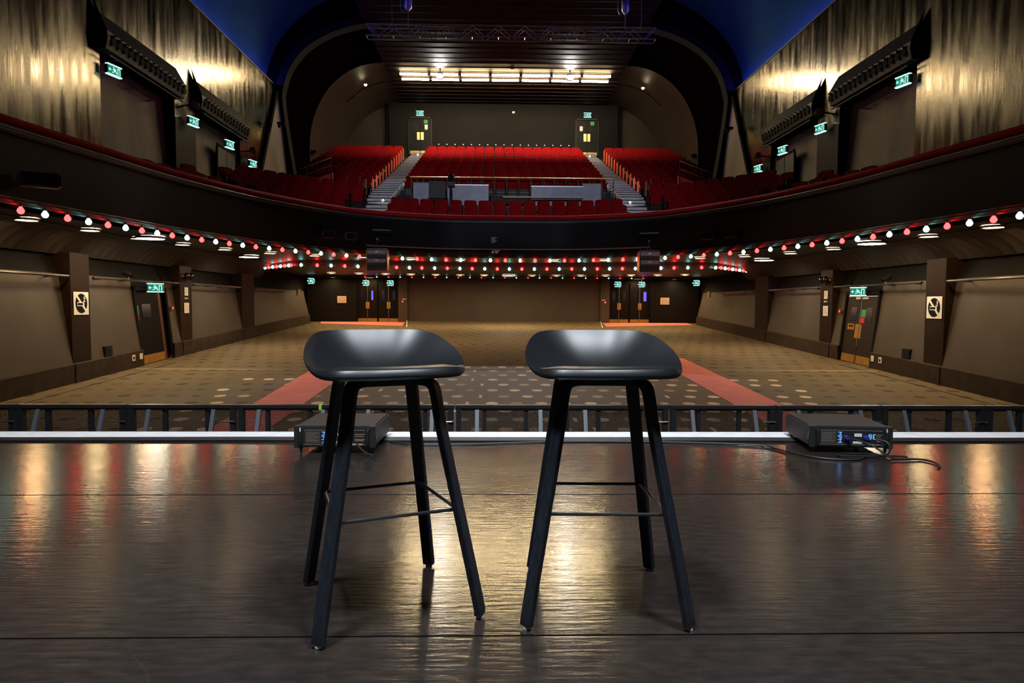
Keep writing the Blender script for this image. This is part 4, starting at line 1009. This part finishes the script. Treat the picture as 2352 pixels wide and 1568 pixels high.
    def DQ(u, v, off): # u along wall 0..1, v up 0..1
        return (s*(9.50+lean*v*1.0-off), lerp(a, b2, u), lerp(lerp(floor_z(a), floor_z(b2), u), 1.30, v))
    d = thing('door_%d' % (1 if s < 0 else 2), None, None, (0, 0, 0)); d['kind'] = 'structure'
    d['label'] = 'dark side door standing open in the left stalls wall' if s < 0 else 'dark double side door in the right stalls wall'
    def patch(name, u0, u1, v0, v1, off, m_, th=.02, par=None):
        f_ = [DQ(u, v, off+th) for u, v in ((u0, v0), (u1, v0), (u1, v1), (u0, v1))]; k_ = [DQ(u, v, off) for u, v in ((u0, v0), (u1, v0), (u1, v1), (u0, v1))]
        return MB().add(f_+k_, [(0,1,2,3), (4,7,6,5), (0,4,5,1), (1,5,6,2), (2,6,7,3), (3,7,4,0)]).build(name, m_, par or d)
    for u0, u1, v0, v1 in ((-.05, .0, 0, 1.03), (1.0, 1.05, 0, 1.03), (-.05, 1.05, .98, 1.03)): patch('door_frame', u0, u1, v0, v1, 0, soot, .05)
    if s < 0:
        patch('doorway', 0, 1, 0, .98, -.10, soot, .02)
        lf = patch('door_leaf', .02, .80, 0.0, .97, -.05, mat('dark_red_door', (.004, .0025, .0022), .6, spec=.08), .03)
        patch('kick_plate', .03, .78, .01, .12, -.016, brass_dull, .006, lf); patch('door_edge', .78, .86, .0, .97, -.05, mat('red_edge', (.08, .008, .006), .5), .034, lf)
        patch('vision_panel', .22, .5, .62, .8, -.018, glass_dark, .004, lf)
        patch('green_notice', .03, .10, .66, .78, -.018, green_sign, .004, lf); patch('red_notice', .03, .09, .59, .655, -.018, red_plastic, .004, lf)
    else:
        dm = mat('brown_black_door', (.016, .012, .009), .5, spec=.2)
        for u0, u1 in ((.02, .495), (.505, .98)):
            lf = patch('door_leaf', u0, u1, 0.005, .97, -.02, dm, .03); uu = u1-u0
            patch('kick_plate', u0+.01, u1-.01, .01, .12, .011, brass_dull, .006, lf); patch('vision_panel', u0+uu*.28, u0+uu*.66, .60, .80, .011, glass_dark, .004, lf)
            patch('door_closer', u0+uu*(.05 if u0 > .3 else .62), u0+uu*(.38 if u0 > .3 else .95), .915, .945, .011, white_m, .03, lf); patch('closer_arm', u0+.02, u1-.03, .952, .96, .011, white_m, .02, lf)
        patch('push_plate', .42, .62, .36, .56, .011, brass_dull, .006); patch('door_sign', .66, .88, .475, .56, .011, brass_dull, .006); patch('door_sign_print', .70, .84, .515, .54, .018, soot, .002)
        patch('green_notice', .34, .485, .66, .77, .012, green_sign, .004); patch('red_notice', .36, .49, .58, .65, .012, red_plastic, .004); patch('meeting_stile', .492, .508, .25, .97, .011, steel, .012)
    t = thing('fire_call_point', 'small red fire call point beside the %s stalls side door' % sd, 'call point', W(9.62, 19.62, .80), -s*PI/2, 'call points')
    MB().bb((-.05, -.05, -.06), (.05, 0, .06)).build('box', red_plastic, t, bevel=.008); MB().bb((-.03, -.053, -.03), (.03, -.05, .03)).build('glass', white_m, t)
    for k, (y, dz, nm) in enumerate(((17.2, .26, 'nearer'), (17.56, .26, 'farther'))):
        t = thing('wall_socket', 'white socket on skirting by the %s side door, %s one' % (sd, nm), 'socket', W(9.436, y, floor_z(y)+dz), -s*PI/2, 'skirting sockets')
        MB().bb((-.07, -.012, -.075), (.07, 0, .075)).build('plate', white_m, t, bevel=.005, seg=1); MB().bb((-.035, -.014, -.04), (.035, -.011, .03)).build('face', soot if k == 0 else paper, t)
    t = thing('wall_socket', 'white socket at the foot of the second %s pillar' % sd, 'socket', W(9.47, 19.82, floor_z(19.8)+.3), -s*PI/2, 'skirting sockets'); MB().bb((-.06, -.012, -.09), (.06, 0, .09)).build('plate', white_m, t, bevel=.005, seg=1)
    t = thing('vent_grille', 'dark square vent grille low on the %s wall panel' % sd, 'vent', W(9.50, 16.2, -.22), -s*PI/2, 'vent grilles')
    MB().bb((-.16, -.02, -.14), (.16, .05, .14)).build('frame', soot, t)
    for i in range(6): MB().bb((-.14, -.028, -.12+.044*i), (.14, -.02, -.10+.044*i)).build('slat', black, t)
    t = thing('wall_spotlight', 'small black spotlight on the pipe of the second %s panel' % sd, 'light', W(9.40, 17.0, 1.62), 0, 'small wall spotlights')
    MB().lathe([(.04, -.1), (.07, .0), (.075, .12)], (0, 0, .02), 10, Matrix.Rotation(s*1.1, 3, 'Y')).build('can', soot, t, smooth=True); MB().cyl((0, 0, 0), (0, 0, -.12), .015, 6).build('clamp', steel, t)
    for (y, z, nm) in ((20.55, 6.72, 'between the hoods'), (25.3, 6.45, 'beyond the rear hood')):
        t = thing('wall_spotlight', 'black spotlight on the %s wall %s' % (sd, nm), 'light', W(9.2, y, z), 0, 'small wall spotlights')
        MB().lathe([(.05, -.16), (.1, -.04), (.11, .16)], (0, 0, 0), 12, Matrix.Rotation(1.5, 3, 'X')).build('can', soot, t, smooth=True); MB().lathe([(.001, 0), (.1, 0)], (0, -.165, .0), 12, Matrix.Rotation(1.5, 3, 'X')).build('lens', mat('copper_lens', (.5, .2, .1), .2), t); MB().bb((0, -.02, -.02), (s*.3, .02, .02)).build('arm', soot, t)
    # doors in the rear upper recess
    d = thing('door_%d' % (3 if s < 0 else 4), None, None, W(9.60, 23.8, 4.0)); d['kind'] = 'structure'; d['label'] = 'grey double door in the rear recess of the %s upper wall' % sd
    for k in range(2): MB().bb((s*.0, -.78+.8*k, 0), (s*.06, -.02+.8*k, 2.12)).build('door_leaf', mat('grey_door', (.05, .05, .052), .5), d)
    MB().bb((s*-.03, -.86, 0), (s*.0, -.80, 2.2)).bb((s*-.03, .80, 0), (s*.0, .86, 2.2)).bb((s*-.03, -.86, 2.13), (s*0, .86, 2.2)).build('door_frame', soot, d)
    MB().bb((s*-.012, .1, 1.25), (s*0, .26, 1.5)).build('green_notice', green_sign, d); MB().bb((s*-.012, .1, 1.0), (s*0, .26, 1.2)).build('red_notice', red_plastic, d); MB().cyl((s*-.04, -.08, .7), (s*-.04, -.08, 1.2), .02, 6).build('handle', brass, d)
    # balcony back doors
    d = thing('door_%d' % (5 if s < 0 else 6), None, None, W(4.80, YB-.06, 9.56)); d['kind'] = 'structure'; d['label'] = 'black double door with brass plates at top of the %s balcony aisle' % sd
    for k in (-1, 1):
        lf = MB().bb((k*.01, -.02, 0), (k*.60, .03, 2.0)).build('door_leaf', mat('door_charcoal', (.0045, .0048, .005), .5, spec=.15), d)
        MB().bb((k*.03, -.026, .82), (k*.19, -.02, 1.25)).build('push_plate', brass, lf); MB().bb((k*.02, -.026, .02), (k*.59, -.02, .2)).build('kick_plate', brass, lf); MB().bb((k*.25, -.026, 1.4), (k*.42, -.022, 1.68)).build('vision_panel', glass_dark, lf)
    MB().bb((-.68, -.06, 0), (-.61, .05, 2.1)).bb((.61, -.06, 0), (.68, .05, 2.1)).bb((-.68, -.06, 2.02), (.68, .05, 2.1)).build('door_frame', mat('grey_frame', (.016, .0155, .015), .5, spec=.2), d)
    MB().bb((.2, -.03, 1.75), (.42, -.022, 1.95)).build('green_notice', green_sign, d)
    if s > 0: MB().bb((-.42, -.03, 1.42), (-.25, -.022, 1.66)).build('white_notice', paper, d)
    # stalls back doors
    for k, xc in enumerate((5.86, 6.92)):
        d = thing('door_%d' % ((7 if s < 0 else 9)+k), None, None, W(xc, 34.8, .0)); d['kind'] = 'structure'; d['label'] = 'black double door with brass kick plates, %s one at %s back of stalls' % ('inner' if k == 0 else 'outer', sd)
        for q_ in (-1, 1):
            lf = MB().bb((q_*.005, -.02, -.1), (q_*.5, .02, 2.05)).build('door_leaf', mat('back_door', (.005, .004, .0038), .6, spec=.1), d)
            MB().bb((q_*.02, -.026, -.03), (q_*.48, -.02, .22)).build('kick_plate', brass_dull, lf)
            lit = (k == 1 and q_*s < 0) if s > 0 else (k == 1 and q_ > 0)
            MB().bb((q_*.2, -.026, 1.15), (q_*(.29 if lit else .34), -.02, 1.62)).build('vision_panel', e_window if (k == 1 and q_ == 1) else glass_dark, lf)
        MB().bb((-.08, -.03, .72), (.1, -.021, 1.05)).build('push_plate', brass_dull, d); MB().cyl((0, -.035, 0), (0, -.035, 1.9), .012, 6).build('meeting_stile', steel, d)
    t = thing('notice', 'framed pale notice on the dark wall at the %s back of the stalls' % sd, 'notice', W(8.15, 34.53, 1.16), 0, 'back notices')
    MB().bb((-.22, -.02, -.17), (.22, .0, .17)).build('frame', tan_m, t); MB().bb((-.19, -.024, -.145), (.19, -.018, .145)).build('sheet', mat('pinkish_paper', (.42, .30, .26), .7), t)
    t = thing('wall_speaker', 'small pale wall speaker in the far %s corner of the stalls' % sd, 'speaker', W(9.3, 31.0, 1.45), math.radians(-s*40), 'corner speakers'); MB().bb((-.07, -.08, -.14), (.07, .05, .14)).build('case', mat('pale_case', (.3, .26, .21), .6), t, bevel=.01)
    t = thing('warning_light', 'small red warning lamp with white label by the %s back doors' % sd, 'light', W(5.1, 34.44, 1.08), 0, 'red warning lamps'); MB().ball((0, -.03, 0), .04, 8).build('lens', emit('red_warn', (1, .08, .05), 3), t); MB().bb((s*-.18, -.01, .10), (s*.02, 0, .14)).build('label_strip', paper, t)
    t = thing('sprinkler_light', 'small dark spotlight bracket on the %s balcony spandrel' % sd, 'light', W(9.05, 28.0, 8.1), 0, 'spandrel spotlights'); MB().bb((-.15, -.08, 0), (.15, .08, .1)).build('body', soot, t, bevel=.02); MB().bb((-.1, -.1, -.12), (-.02, .02, 0)).build('can', soot, t)
    t = thing('wall_bracket', 'small dark bracket on the %s balcony bay wall' % sd, 'bracket', W(9.35, 34.0, 8.3), 0, 'bay brackets'); MB().bb((-.12, -.12, 0), (.12, .12, .1)).bb((-.05, -.2, -.1), (.02, 0, 0)).build('body', soot, t)
for k in range(17):
    t = thing('wall_stud', 'tiny white stud light on the balcony back wall, %s from left' % ORD[k], 'light', (-3.75+.47*k, YB-.03, 10.15), 0, 'stud lights'); MB().ball((0, 0, 0), .03, 6).build('lens', emit('stud', (.9, .95, 1), 1.6) if k == 0 else bpy.data.materials['stud'], t)
t = thing('smoke_detector', 'small white twin beam detector on ceiling above the fluorescent row', 'detector', (.35, 34.0, ZC-.08)); MB().bb((-.1, -.05, -.06), (.1, .05, .0)).build('body', white_m, t, bevel=.02)
t = thing('smoke_detector', 'small pale detector high on the balcony back wall', 'detector', (.55, YB-.03, 12.0)); MB().bb((-.08, -.05, -.06), (.08, .0, .06)).build('body', white_m, t, bevel=.02)
